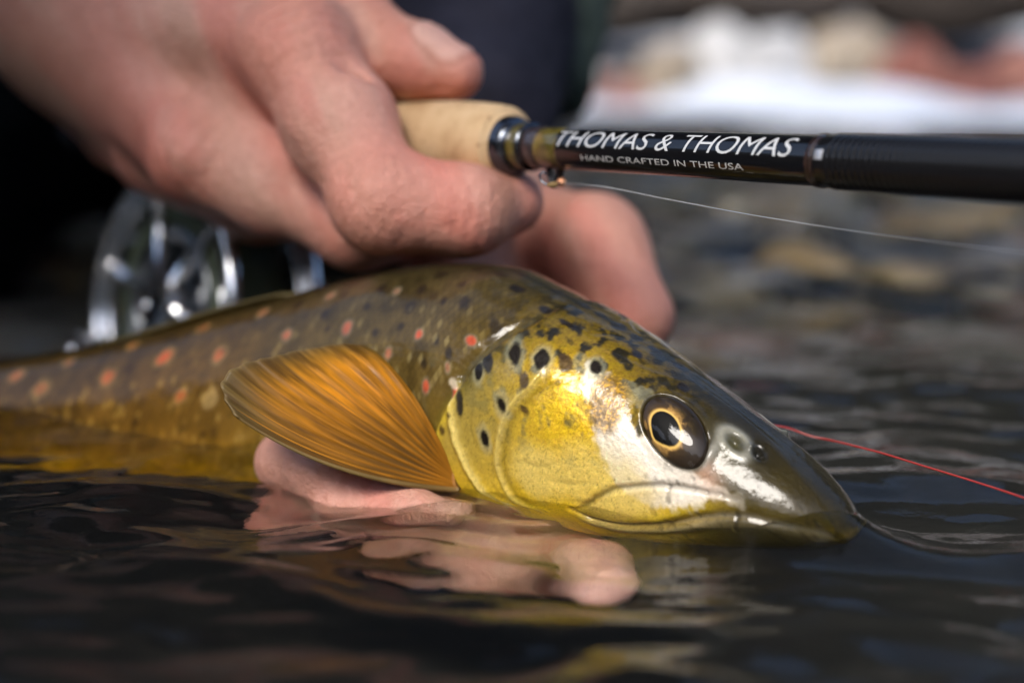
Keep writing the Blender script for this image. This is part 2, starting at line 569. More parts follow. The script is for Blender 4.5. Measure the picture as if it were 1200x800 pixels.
def build_shade_tree():
    # unseen tree added to block overhead sky and darken reflections
    root = empty('added_shade_tree', (-1.9, -1.6, 0))
    tag(root, 'unseen leafy tree added above the stream to block sky light', 'tree')
    m = Mat('bark', rough=.9); m.set('color', m.ramp(m.noise(20, 6), [(.3, (.02, .015, .01)), (.7, (.07, .05, .035))]))
    r = np.random.default_rng(3)
    o = make_mesh('trunk', *tube([(-1.9, -1.6, -.1), (-1.8, -1.5, .9), (-1.45, -1.15, 1.7), (-1.0, -.8, 2.2)], [.17, .13, .10, .07], 14), m.m); o.parent = root
    o.matrix_parent_inverse = Matrix.Translation((1.9, 1.6, 0))
    cl = []
    for q in range(7):
        e = np.array([r.uniform(-.9, 1.1), r.uniform(-1.1, -.05), r.uniform(2.1, 2.7)])
        s0 = np.array([-1.45, -1.15, 1.7]) + (np.array([-1.0, -.8, 2.2]) - np.array([-1.45, -1.15, 1.7])) * r.uniform(.2, 1)
        mid = (s0 + e) / 2 + (0, 0, .18)
        o = make_mesh('bough', *tube([s0, mid, e], [.05, .032, .010], 8), m.m); o.parent = root
        o.matrix_parent_inverse = Matrix.Translation((1.9, 1.6, 0))
        cl += [s0 + (mid - s0) * .7, mid, (mid + e) / 2, e, e + r.normal(size=3) * .2]
    N = 13000
    cl += [np.array([r.uniform(-1.0, .8), r.uniform(-.9, -.1), r.uniform(2.2, 2.6)]) for q in range(26)]
    c = np.array(cl)[r.integers(len(cl), size=N)] + r.normal(size=(N, 3)) * (.24, .24, .12)
    # one leafy twig added lower, out of view, to shade the angler's forearm
    o = make_mesh('bough', *tube([(-1.2, -.95, 1.95), (-.80, -.45, 1.35), (-.46, -.08, .84), (-.37, .04, .56)], [.03, .02, .010, .004], 8), m.m); o.parent = root
    o.matrix_parent_inverse = Matrix.Translation((1.9, 1.6, 0))
    n_ = 1500
    tt = r.uniform(0, 1, n_)[:, None]
    c[:n_] = np.array([-.48, -.06, .80]) + tt * (np.array([-.40, .06, .50]) - np.array([-.48, -.06, .80])) + r.normal(size=(n_, 3)) * (.065, .065, .075)
    d = r.normal(size=(N, 3)); d /= np.linalg.norm(d, axis=1)[:, None]
    w = np.cross(d, r.normal(size=(N, 3))); w /= np.linalg.norm(w, axis=1)[:, None]
    L, W = r.uniform(.05, .11, N)[:, None], r.uniform(.022, .045, N)[:, None]
    V = np.stack([c, c + d * L * .5 + w * W, c + d * L, c + d * L * .5 - w * W], 1).reshape(-1, 3)
    ml_ = Mat('leaf', rough=.6); ml_.set('color', ml_.ramp(ml_.noise(9, 3), [(.3, (.012, .02, .006)), (.7, (.035, .05, .015))]))
    o = make_mesh('crown', V, np.arange(4 * N).reshape(-1, 4), ml_.m, smooth=False); o.parent = root
    o.matrix_parent_inverse = Matrix.Translation((1.9, 1.6, 0))
build_bed()
build_banks()
build_shade_tree()

# ------------------------------------------------------------------ the trout
FISH_L = 0.345
fs = np.concatenate([np.linspace(0, 1, 26)[:-1] ** 1.8 * .004, np.arange(.004, .104, .00027), np.linspace(.104, .25, 240), np.linspace(.2515, FISH_L, 60)])
Ns = len(fs)
Nf = 210                                                     # half the girth
sK = [0, .0012, .003, .008, .015, .025, .035, .05, .065, .08, .095, .12, .135, .166, .192, .218, .245, .30, .345]
D = cr(sK, [.0030, .0062, .0082, .0122, .0168, .0222, .0272, .0338, .0398, .0445, .0480, .0462, .0425, .0335, .0258, .0193, .0136, .003, -.004], fs)
Vv = cr(sK, [.0005, -.0016, -.0026, -.0048, -.0074, -.0106, -.0134, -.0158, -.0168, -.0174, -.0180, -.022, -.025, -.031, -.0348, -.0358, -.036, -.032, -.029], fs)
Wd = cr(sK, [.0000, .0042, .0064, .0098, .0124, .0150, .0172, .0203, .0230, .0248, .0258, .0256, .0253, .0243, .0224, .0195, .016, .009, .005], fs)
Wd[0] = .0005
psi = R(14) + R(26) * (1 - sstep(.075, .185, fs))
ds = np.diff(fs, prepend=0)
SN = at(1004, 616, .285)
spx = SN[0] - np.cumsum(np.cos(psi) * ds)
spy = SN[1] + np.cumsum(np.sin(psi) * ds)
phi = np.linspace(0, np.pi, Nf)
def fish_surface():
    zc = D - (D - Vv) * cr([0, .03, .095, .2, .345], [.50, .56, .52, .5, .5], fs)
    nt = cr([0, .02, .05, .095, .2, .345], [2.0, 2.05, 2.15, 2.2, 2.1, 2.0], fs)
    sn, cs = np.sin(phi)[None, :], np.cos(phi)[None, :]
    e = (2 / nt)[:, None]
    lat = Wd[:, None] * np.abs(sn) ** e
    top = np.abs(cs) ** e
    z = np.where(cs > 0, zc[:, None] + (D - zc)[:, None] * top, zc[:, None] - (zc - Vv)[:, None] * top)
    return lat, z
lat0, z0 = fish_surface()
nx_, ny_ = -np.sin(psi), -np.cos(psi)
P0 = np.stack([spx[:, None] + nx_[:, None] * lat0, spy[:, None] + ny_[:, None] * lat0, z0], -1)   # near (right) side
def gnorm(P):
    n = np.cross(np.gradient(P, axis=0), np.gradient(P, axis=1))
    n /= np.maximum(np.linalg.norm(n, axis=-1), 1e-15)[..., None]
    return n
N0 = gnorm(P0)
if N0[200, 100] @ np.array([nx_[200], ny_[200], 0]) < 0: N0 = -N0
AL = np.concatenate([np.zeros((Ns, 1)), np.cumsum(np.linalg.norm(np.diff(P0, axis=1), axis=-1), 1)], 1)   # arc length from the back ridge
SS = np.repeat(fs[:, None], Nf, 1)
AR = AL / AL[:, -1:]
pxx, pyy, _ = project(P0)
facing = (N0 * (np.array([0, 0, CAM_H]) - P0)).sum(-1) > 0
_pxf = np.where(facing, pxx, 1e9)

def chart(px, py):
    """photo pixel -> (s, arc length) on the right flank"""
    i = np.argmin((_pxf - px) ** 2 + (pyy - py) ** 2)
    return SS.flat[i], AL.flat[i]

def curve_chart(pts): return np.array([chart(*p) for p in pts])

def dist_poly(C):
    """distance in chart metres to a polyline, plus parameter 0..1 and side"""
    best = np.full(SS.shape, 1e9); par = np.zeros(SS.shape); side = np.zeros(SS.shape)
    for q in range(len(C) - 1):
        a, b = C[q], C[q + 1]; d = b - a; L2 = max(d @ d, 1e-14)
        t = np.clip(((SS - a[0]) * d[0] + (AL - a[1]) * d[1]) / L2, 0, 1)
        ex, ey = SS - a[0] - t * d[0], AL - a[1] - t * d[1]
        dd = np.hypot(ex, ey)
        m = dd < best
        best = np.where(m, dd, best); par = np.where(m, (q + t) / (len(C) - 1), par)
        side = np.where(m, np.sign(d[0] * ey - d[1] * ex), side)
    return best, par, side

def smooth_curve(pts, n=40):
    pts = np.array(pts, float)
    t = np.concatenate([[0], np.cumsum(np.hypot(*np.diff(pts, axis=0).T))])
    u = np.linspace(0, t[-1], n)
    def cat(y):
        m = np.gradient(y, t)
        i = np.clip(np.searchsorted(t, u) - 1, 0, len(t) - 2); h = t[i + 1] - t[i]; w = (u - t[i]) / h
        return (2*w**3-3*w**2+1)*y[i] + (w**3-2*w**2+w)*h*m[i] + (-2*w**3+3*w**2)*y[i+1] + (w**3-w**2)*h*m[i+1]
    return np.stack([cat(pts[:, 0]), cat(pts[:, 1])], -1)

def feat(pts): return dist_poly(curve_chart(smooth_curve(pts)))
def gauss(d, w): return np.exp(-(d / w) ** 2)

MM = 0.001
disp = np.zeros(SS.shape)
# gill cover: rear margin stands proud of the shoulder
gill_px = [(668, 352), (630, 378), (592, 400), (562, 425), (541, 452), (522, 482), (512, 508), (513, 530), (524, 556), (543, 580), (570, 600)]
d_g, t_g, side_g = feat(gill_px)
Cg = curve_chart(smooth_curve(gill_px)); o_ = np.argsort(Cg[:, 1])
gillS = np.interp(AL, Cg[o_, 1], Cg[o_, 0], left=.09, right=Cg[o_, 0][-1])
inA = sstep(Cg[o_, 1][0] - .002, Cg[o_, 1][0] + .024, AL)
before = gillS - SS                                           # > 0 on the head
cover = sstep(-.0004, .0009, before) * (1 - .75 * sstep(.004, .035, before)) * inA
disp += cover * 1.5 * MM
disp -= gauss(before + .0016, .0016) * .7 * MM * inA
# inner gill plate seams
d_s, t_s, side_s = feat([(537, 452), (534, 475), (537, 500), (546, 528), (560, 556), (582, 583), (603, 600)])
disp += (gauss(d_s - .0006, .0010) * .75 - gauss(d_s * np.where(side_s > 0, 1, 9), .0016) * .3) * MM
d_p, t_p, side_p = feat([(641, 428), (634, 443), (622, 457), (604, 474), (593, 497), (587, 522), (587, 545), (596, 570), (612, 590), (634, 606)])
ends = sstep(0, .12, t_p) * (1 - .6 * sstep(.85, 1, t_p))
disp += gauss(d_p, .0009) * .6 * MM * ends
disp -= gauss(np.where(side_p > 0, d_p, 9), .0028) * .45 * MM * ends
# small folds of the gill membrane behind the preopercle
for q in range(3):
    o = 9 + q * 11
    dq, tq, _ = feat([(546 + o, 545 + o * .3), (560 + o, 566 + o * .25), (585 + o, 590 + o * .12), (610 + o, 604)])
    disp += gauss(dq, .0009) * .35 * MM * sstep(0, .2, tq)
# upper jaw bone and the mouth
d_m, t_m, side_m = feat([(672, 602), (686, 592), (704, 580), (722, 572), (750, 568), (785, 568), (815, 572), (845, 580), (866, 585)])
em = sstep(0, .1, t_m) * (1 - .8 * sstep(.7, 1, t_m))
disp -= gauss(d_m, .0005) * .6 * MM * em
d_mm, t_mm, side_mm = feat([(672, 602), (690, 613), (720, 620), (760, 619), (800, 611), (835, 604), (868, 603), (905, 611), (940, 622), (975, 634)])
disp -= gauss(d_mm, .0009) * (.5 + .9 * sstep(.02, .034, SS)) * MM
Cm_top = curve_chart(smooth_curve([(672, 602), (704, 580), (750, 568), (815, 572), (870, 583), (930, 600), (985, 622)]))
Cm_bot = curve_chart(smooth_curve([(672, 602), (690, 613), (720, 620), (760, 619), (800, 611), (835, 604), (868, 603), (905, 611), (940, 622), (975, 634)]))
def AofS(C):
    o = np.argsort(C[:, 0]); return np.interp(SS, C[o, 0], C[o, 1])
topA, botA = AofS(Cm_top), AofS(Cm_bot)
sm0, sm1 = Cm_bot[:, 0].min(), Cm_bot[:, 0].max()
inj = sstep(sm0, sm0 + .003, SS) * (1 - sstep(sm1 - .004, sm1, SS))
jaw = sstep(0, .0015, AL - topA) * sstep(0, .0012, botA - AL) * inj
disp += jaw * .22 * MM * sstep(.014, .034, SS)
lip = gauss(AL - botA - .0016, .0014) * inj
fr_ = sstep(.018, .034, SS)
disp += lip * .7 * MM * (.35 + .65 * fr_)
disp -= gauss(AL - botA - .0042, .0022) * inj * .5 * MM * fr_
# eye socket
eS, eA = chart(791, 505)
EX, EY = 1.08, .90
d_e = np.hypot((SS - eS) / EX, (AL - eA) / EY)
EYE_R = .0070
disp += gauss(d_e - EYE_R * 1.10, .0010) * .25 * MM
disp -= sstep(EYE_R * 1.04, EYE_R * .90, d_e) * 1.8 * MM
d_ef, t_ef, _ = feat([(838, 496), (832, 515), (818, 530), (798, 540), (778, 545)])
f_ef = np.sin(np.pi * np.clip(t_ef, 0, 1))
disp -= gauss(d_ef, .0006) * .6 * MM * f_ef
d_ef2, t_ef2, _ = feat([(846, 500), (838, 524), (820, 540), (796, 550)])
disp += gauss(d_ef2, .0009) * .25 * MM * np.sin(np.pi * np.clip(t_ef2, 0, 1))
# nostrils
nS, nA = chart(861, 518); d_n = np.hypot((SS - nS) / 1.35, AL - nA)
disp += gauss(d_n - .0021, .0008) * .28 * MM - gauss(d_n, .0013) * 1.2 * MM
n2S, n2A = chart(889, 530); d_n2 = np.hypot(SS - n2S, AL - n2A)
disp += gauss(d_n2 - .0017, .0006) * .05 * MM - gauss(d_n2, .0012) * 1.7 * MM
n3S, n3A = chart(880, 524); d_n3 = np.hypot(SS - n3S, AL - n3A)
disp += gauss(d_n3, .0007) * .8 * MM
# pores under the eye
pores = np.full(SS.shape, 9.0)
for p in [(720, 562), (737, 561), (757, 560), (768, 561), (783, 563), (801, 567), (815, 574), (829, 577), (700, 568), (846, 579)]:
    a, b = chart(*p); pores = np.minimum(pores, np.hypot(SS - a, AL - b))
disp -= gauss(pores, .0003) * .25 * MM
# brow and skull creases
for pts, w, h in (([(820, 452), (850, 470), (884, 500), (930, 550), (970, 590)], .0016, .35),
                  ([(700, 408), (735, 426), (770, 440), (800, 446)], .0008, .30),
                  ([(690, 392), (715, 392), (740, 400)], .0009, -.35),
                  ([(655, 383), (672, 379), (690, 385), (705, 380)], .0007, -.5),
                  ([(836, 415), (860, 434), (884, 458), (905, 482)], .0012, -.5)):
    dq, tq, _ = feat(pts)
    disp += gauss(dq, w) * h * MM * np.sin(np.pi * np.clip(tq, .02, .98)) ** .5
headm = 1 - sstep(-.001, .003, -before) * 1.0
body = 1 - headm
lowr = fbm(SS * 90, AL * 90, 41, 4) - .5
disp += lowr * .5 * MM * sstep(.004, .02, SS)
n_sc = fbm(SS * 120, AL * 120, 43, 3)
# scales: fine diamond relief on the flank
sc = .0017
u_, v_ = (SS + .55 * AL) / sc, (SS - .55 * AL) / sc
disp += body * (-.01 + .09 * n_sc) * MM * sstep(.15, .35, AR) * (np.cos(2 * np.pi * u_) * np.cos(2 * np.pi * v_)) * sstep(.0, .004, SS - gillS) * (1 - sstep(.17, .22, SS))
disp *= sstep(0, .004, SS)
disp *= sstep(0, .05, AR) * sstep(0, .03, 1 - AR) * .999 + .001

# --- colour
def C3(*v): return np.array(v)
def srgb(r, g, b):
    c = np.array([r, g, b]) / 255.0
    return np.where(c < .04045, c / 12.92, ((c + .055) / 1.055) ** 2.4)
def lay(col, c, m): return col + (np.asarray(c) - col) * np.clip(m, 0, 1)[..., None]

n1 = fbm(SS * 160, AL * 160, 50, 4); n2 = fbm(SS * 520, AL * 520, 51, 3); n3 = fbm(SS * 60, AL * 75, 52, 3)
n4 = vnoise(SS * 2600, AL * 2600, 53)
warp = (n3 - .5) * .10
a = AR + warp
def grad(a, stops):
    xs = [s[0] for s in stops]
    return np.stack([np.interp(a, xs, [s[1][q] for s in stops]) for q in range(3)], -1)
bodyc = grad(a, [(0, (.030, .024, .010)), (.12, (.060, .044, .016)), (.26, (.095, .062, .016)), (.40, (.130, .083, .020)),
                 (.50, (.20, .125, .020)), (.60, (.40, .255, .016)), (.72, (.60, .40, .016)), (.9, (.62, .52, .16)), (1, (.68, .62, .34))])
headc = grad(a, [(0, (.014, .012, .006)), (.16, (.020, .016, .007)), (.25, (.034, .026, .008)), (.34, (.062, .047, .010)), (.41, (.13, .098, .015)),
                 (.47, (.40, .265, .015)), (.58, (.68, .43, .010)), (.70, (.84, .55, .014)), (.85, (.70, .52, .05)), (1, (.55, .48, .2))])
# the snout darkens towards its tip
snout = 1 - sstep(.014, .034, SS - .010 * (AR - .4))
headc = lay(headc, grad(AR, [(0, (.014, .011, .004)), (.45, (.050, .036, .007)), (.6, (.10, .072, .010)), (.72, (.040, .030, .007)), (1, (.030, .024, .010))]), snout * .93)
col = bodyc * (1 - headm[..., None]) + headc * headm[..., None]
col *= (.72 + .56 * n1)[..., None] * (1 - .30 * body * sstep(.5, .75, fbm(SS * 210, AL * 160, 57, 3)))[..., None]
# opercle: greener and paler between the two seams
oper = sstep(0, .004, before) * (1 - sstep(.020, .034, before)) * sstep(.24, .36, AR) * (1 - sstep(.52, .68, a))
col = lay(col, (.30, .23, .065), oper * .6)
# golden cheek with fine metallic speckle
gold = gauss(np.hypot((SS - chart(668, 510)[0]) / 1.0, (AL - chart(668, 510)[1]) / 1.2), .016)
col = lay(col, np.stack([.80 + .2 * (n4 - .5), .50 + .2 * (n4 - .5), .015 + 0 * n4], -1), gold * .85 * sstep(.35, .65, n2 + .25 * gold))
# silvery skin from behind the eye down to the jaw
ds1, ts1, _ = feat([(700, 452), (712, 480), (716, 505), (735, 535), (765, 556), (805, 566), (840, 576), (868, 588)])
wdt = .0042 * (.55 + .9 * np.sin(np.pi * np.clip(ts1, .03, .97)) ** .8) * (1 - .62 * sstep(.55, .9, ts1)) + .0045 * (n1 - .5) + .003 * (n2 - .5)
silver = sstep(.0008, -.0008, ds1 - wdt) * headm * (1 - .8 * sstep(.78, 1.0, ts1))
col = lay(col, np.stack([.84 + .06 * n2, .76 + .06 * n2, .64 + .06 * n2], -1), silver * .95)
ds2, ts2, _ = feat([(620, 552), (660, 556), (700, 556), (740, 562)])
pale = sstep(.0075, .002, ds2 + .006 * (n1 - .5))
col = lay(col, (.86, .66, .20), pale * .6 * headm)
dpk = np.hypot(SS - chart(828, 556)[0], AL - chart(828, 556)[1])
col = lay(col, (.62, .36, .25), gauss(dpk, .0032) * .6)
for p, rr in (((690, 432), .0034), (((735, 462)), .0030), ((757, 470), .0030), ((700, 455), .0034)):  # pale patches painted as sky reflections on the wet head
    q = chart(*p); dd = np.hypot(SS - q[0], AL - q[1]) + .0030 * (n1 - .5) + .002 * (n2 - .5)
    col = lay(col, (.34, .32, .20), sstep(rr, rr * .8, dd) * .35)
# bronze patch between eye and silver
dbz = np.hypot((SS - chart(712, 470)[0]), (AL - chart(712, 470)[1]) * .8)
col = lay(col, np.stack([.16 + .35 * sstep(.55, .8, n4), .085 + .18 * sstep(.55, .8, n4), .015 + 0 * n4], -1), sstep(.0062, .0030, dbz + .004 * (n1 - .5)) * .85)
# jaw bone colours
col = lay(col, np.stack([.62 + .1 * n2, .45 + .1 * n2, .10 + .1 * n1], -1), jaw * sstep(.030, .040, SS) * .6)
col = lay(col, (.46, .33, .02), jaw * gauss(AL - botA + .002, .0016) * .8 * fr_)
col = lay(col, (.11, .085, .018), sstep(.0005, .002, AL - botA) * (1 - sstep(.045, .060, SS)) * .8)
col = lay(col, (.030, .024, .008), sstep(.0002, .0015, AL - botA) * (1 - sstep(.016, .042, SS)) * .9)
col = lay(col, (.05, .045, .03), gauss(d_m, .0005) * em * .7)
col = lay(col, (.26, .21, .13), lip * .6 * (.2 + .8 * fr_))
col = lay(col, (.10, .085, .06), gauss(d_mm, .0006) * .8)
# seams
col = lay(col, (.80, .62, .18), gauss(d_s - .0003, .0007) * .85)
col = lay(col, (.74, .56, .16), gauss(d_p, .0007) * ends * .6)
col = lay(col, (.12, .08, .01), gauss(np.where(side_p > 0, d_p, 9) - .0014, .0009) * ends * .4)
col = lay(col, (.66, .48, .05), gauss(before - .0012, .0012) * inA * sstep(.36, .5, AR) * .7)
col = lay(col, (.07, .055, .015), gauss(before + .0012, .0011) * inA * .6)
# gill margin has an orange fleck
def spot(px, py, rx, ry, ang, c, strength=1.0, halo=None, hs=1.9, soft=.25):
    global col
    s0, a0 = chart(px, py)
    ca, sa = math.cos(ang), math.sin(ang)
    u, v = SS - s0, AL - a0
    e = np.hypot((u * ca + v * sa) / rx, (-u * sa + v * ca) / ry) + .75 * (n1 - .5) + .6 * (n2 - .5)
    if halo is not None:
        col = lay(col, halo, sstep(hs * 1.15, hs * .5, e) * .5)
    col = lay(col, c, sstep(1 + soft, 1 - soft, e) * strength)
m_ = MM
HALO = (.34, .335, .22)
BLK = (.010, .007, .005); BRN = (.055, .030, .012)
for p in [(606, 418, 1.5, 2.2), (637, 423, 1.6, 2.0), (591, 474, 1.4, 2.0), (572, 513, 1.3, 2.1), (698, 432, 1.5, 1.7), (565, 436, 1.0, 1.6)]:
    spot(p[0], p[1], p[2] * m_, p[3] * m_, .2, BLK, 1, HALO)
for p in [(617, 450, 1.5, 1.6), (664, 429, 1.5, 1.6), (616, 479, 1.4, 1.0), (523, 502, 1.2, 1.6), (531, 486, .7, .8), (528, 540, .5, .6)]:
    spot(p[0], p[1], p[2] * m_, p[3] * m_, .2, BRN, .9, None)
for p in [(577, 426, 1.4, 2.0), (544, 474, 1.0, 2.6), (747, 415, 1.6, 1.5), (801, 454, 1.6, 1.4), (778, 392, 1.8, 1.4), (707, 368, 1.6, 1.4), (723, 382, 1.6, 1.5),
          (664, 380, 2.6, .9), (639, 363, 2.2, 1.5), (656, 336, 1.8, 1.5), (690, 352, 1.4, 1.2), (606, 338, 1.8, 1.5), (800, 425, 1.4, 1.3), (760, 372, 1.3, 1.2)]:
    spot(p[0], p[1], p[2] * m_, p[3] * m_, .1, (.014, .012, .012), .95, None)
for p in [(545, 354, 1.8, 2.0), (586, 322, 1.6, 1.5), (542, 332, 1.3, 1.4), (518, 320, 1.5, 1.5), (481, 361, 1.5, 1.7), (445, 337, 1.6, 1.7), (580, 382, 1.6, 1.4),
          (494, 340, 1.2, 1.3), (520, 352, 1.0, 1.2), (470, 382, 1.2, 1.3), (430, 360, 1.3, 1.4), (405, 345, 1.3, 1.4), (380, 368, 1.3, 1.4), (352, 356, 1.4, 1.4),
          (420, 322, 1.4, 1.2), (470, 320, 1.4, 1.2), (560, 315, 1.4, 1.2), (620, 312, 1.5, 1.2), (320, 350, 1.4, 1.4), (525, 415, 1.1, 1.6), (512, 398, 1.1, 1.5), (496, 425, 1.0, 1.3), (440, 390, 1.1, 1.3)]:
    spot(p[0], p[1], p[2] * m_, p[3] * m_, .3, (.020, .013, .008), .85, None, soft=.4)
RED = (.62, .068, .022)
for p in [(552, 398, 1.8, 1.4, 1), (492, 391, 1.5, 1.6, .95), (500, 452, 1.3, 2.0, .9), (456, 413, 1.4, 1.8, .6), (469, 462, 1.6, 2.0, .8), (533, 457, 1.1, 1.6, .9), (464, 342, 1.5, 1.5, .3),
          (407, 385, 1.8, 2.2, .95), (335, 392, 1.8, 2.1, .8), (191, 419, 2.9, 3.0, 1), (257, 415, 2.2, 2.8, .75), (125, 443, 2.8, 2.8, .75), (49, 454, 3.0, 2.6, .5), (212, 463, 2.2, 2.2, .7),
          (238, 384, 2.2, 2.0, .55), (309, 367, 2.0, 2.0, .45), (386, 346, 2.0, 2.0, .55), (420, 432, 1.5, 1.9, .6), (365, 425, 1.5, 1.8, .5), (155, 405, 2.0, 2.0, .4), (80, 425, 2.2, 2.0, .45), (20, 440, 2.4, 2.2, .6), (525, 430, 1.0, 1.6, .35)]:
    spot(p[0], p[1], p[2] * .66 * m_, p[3] * .66 * m_, .3, RED, p[4] * (.85 if p[0] > 440 else .6), (.32, .30, .20), 1.75, soft=.45)
spot(246, 465, 2.6 * m_, 2.4 * m_, 0, (.50, .42, .26), .45)
spot(531, 449, 1.2 * m_, 1.0 * m_, 0, (.72, .62, .45), .8)
# every scale a slightly different tone, darker along its rear edge
su, sv = np.floor(u_ * .9), np.floor(v_ * .9)
cell = hash2(su, sv, 5); edge = np.maximum(np.abs(u_ * .9 - su - .5), np.abs(v_ * .9 - sv - .5)) * 2
on_ = body * sstep(.002, .008, SS - gillS) * (1 - sstep(.24, .30, SS)) * sstep(.03, .10, AR)
col = col * (1 - on_ * (.34 * (1 - cell) + .30 * sstep(.70, 1.0, edge) - .16))[..., None]
col = lay(col, (.42, .33, .13), on_ * sstep(.86, .97, cell) * sstep(.15, .3, AR) * .35 * (1 - sstep(.7, 1.0, edge)))
# scattered faint brown flecks over the flank
rs_ = np.random.default_rng(17)
for q in range(70):
    s0, a0 = rs_.uniform(.10, .30), rs_.uniform(.06, .46)
    i0 = int(np.argmin(np.abs(fs - s0)))
    e = np.hypot((SS - s0) / (rs_.uniform(.7, 1.3) * MM), (AL - a0 * AL[i0, -1]) / (rs_.uniform(.8, 1.6) * MM)) + .8 * (n1 - .5)
    col = lay(col, (.030, .018, .008), sstep(1.4, .6, e) * rs_.uniform(.3, .75))
# vertical pale bars between scales on the shoulder
bars = sstep(.60, .80, vnoise((SS + .25 * AL) * 330, AL * 70, 61)) * body * sstep(.28, .4, AR) * (1 - sstep(.6, .7, AR))
col = lay(col, (.30, .26, .14), bars * .25 * (1 - sstep(.125, .15, SS)))
# fine gold and brown speckle over the head, small pores on the snout
sp_ = vnoise(SS * 3400, AL * 3400, 62); sp2 = vnoise(SS * 1500, AL * 1500, 63)
col = lay(col, col * .45, headm * sstep(.70, .92, sp_) * .55 * (1 - silver * .7))
col = lay(col, col * 1.35, headm * sstep(.74, .94, sp2) * .5)
frk = sstep(.80, .92, vnoise(SS * 620, AL * 620, 64)) * (1 - sstep(.030, .045, SS)) * sstep(.2, .5, AR)
col = lay(col, (.012, .010, .005), frk * .6)
disp -= frk * .10 * MM
# thin folds of skin on the cheek and gill plate
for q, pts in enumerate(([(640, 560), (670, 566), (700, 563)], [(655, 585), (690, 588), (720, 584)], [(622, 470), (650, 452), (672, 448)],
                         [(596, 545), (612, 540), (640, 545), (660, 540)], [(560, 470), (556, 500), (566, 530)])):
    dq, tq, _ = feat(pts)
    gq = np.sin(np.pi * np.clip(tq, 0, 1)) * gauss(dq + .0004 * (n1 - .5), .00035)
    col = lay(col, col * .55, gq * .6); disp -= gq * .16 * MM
# nostrils, pores, eye socket
col = lay(col, (.34, .33, .27), gauss(d_n - .0023, .0009) * .8)
col = lay(col, (.06, .055, .02), gauss(d_n, .0013) * .9)
col = lay(col, (.006, .006, .006), gauss(d_n2, .0024) * .9)
col = lay(col, (.05, .035, .02), gauss(pores, .0003) * .5)
grey = gauss(np.hypot(SS - chart(842, 530)[0], AL - chart(842, 530)[1]), .0048)
col = lay(col, (.12, .11, .06), grey * .5)
col = lay(col, (.035, .026, .010), sstep(EYE_R * 1.16, EYE_R * 1.0, d_e) * .9)
col = lay(col, (.36, .35, .30), gauss(d_ef2, .0010) * .6 * np.sin(np.pi * np.clip(t_ef2, 0, 1)))
col = lay(col, (.04, .03, .015), gauss(d_ef, .0006) * .8 * f_ef)
warm = (sstep(.125, .19, SS) * body)[..., None]
col = col * (1 + warm * (np.array([1.45, 1.08, .50]) - 1))
col = np.clip(col, .003, .9)

P1 = P0 + N0 * disp[..., None]
P1[:, 0, :2] = np.stack([spx, spy], -1); P1[:, -1, :2] = np.stack([spx, spy], -1)
# mirrored far side
def mirror(P):
    lat = (P[..., 0] - spx[:, None]) * nx_[:, None] + (P[..., 1] - spy[:, None]) * ny_[:, None]
    Q = P.copy()
    Q[..., 0] -= 2 * lat * nx_[:, None]; Q[..., 1] -= 2 * lat * ny_[:, None]
    return Q
Q1 = mirror(P1)
ring = np.concatenate([P1, Q1[:, -2:0:-1]], 1)
ringc = np.concatenate([col, col[:, -2:0:-1]], 1)
metal = np.clip(gold * .30 + silver * .10, 0, .6)
ringm = np.concatenate([metal, metal[:, -2:0:-1]], 1)
rh = np.concatenate([headm, headm[:, -2:0:-1]], 1)
nr = ring.shape[1]
FV = ring.reshape(-1, 3)
FF_ = grid_faces(Ns, nr, True)
m = Mat('trout_skin', rough=.38, coat=1.0, coat_rough=.05, spec=.10)
m.b.inputs['Coat IOR'].default_value = 1.34
vcol = m.attr('Col')
m.set('color', m.mix(.30, vcol, m.ramp(m.noise(1400, 3, .6), [(.3, (.45, .45, .45)), (.7, (1.0, 1.0, 1.0))]), 'MULTIPLY'))
m.set('metal', m.attr('Metal', 'Fac'))
m.set('sss', .04)
m.b.inputs['Subsurface Radius'].default_value = (.002, .0014, .0006)
nb = m.noise(900, 4, .6)
m.bump(nb, .32, .0007)
cb = m.node('ShaderNodeBump', Strength=.16, Distance=.001)
m.L.new(m.noise(330, 4, .62), cb.inputs['Height']); m.L.new(cb.outputs[0], m.b.inputs['Coat Normal'])
trout = empty('trout', (float(spx[300]), float(spy[300]), 0))
def child(o, parent):
    o.parent = parent
    o.matrix_parent_inverse = Matrix.Translation(-parent.location) if parent.parent is None else Matrix.Identity(4)
    return o
tag(trout, 'live brown trout with golden cheek and red spots held half out of water', 'trout')
body_o = make_mesh('body', FV, FF_, m.m, cols=ringc.reshape(-1, 3), attrs={'Metal': ringm.ravel()})
child(body_o, trout)

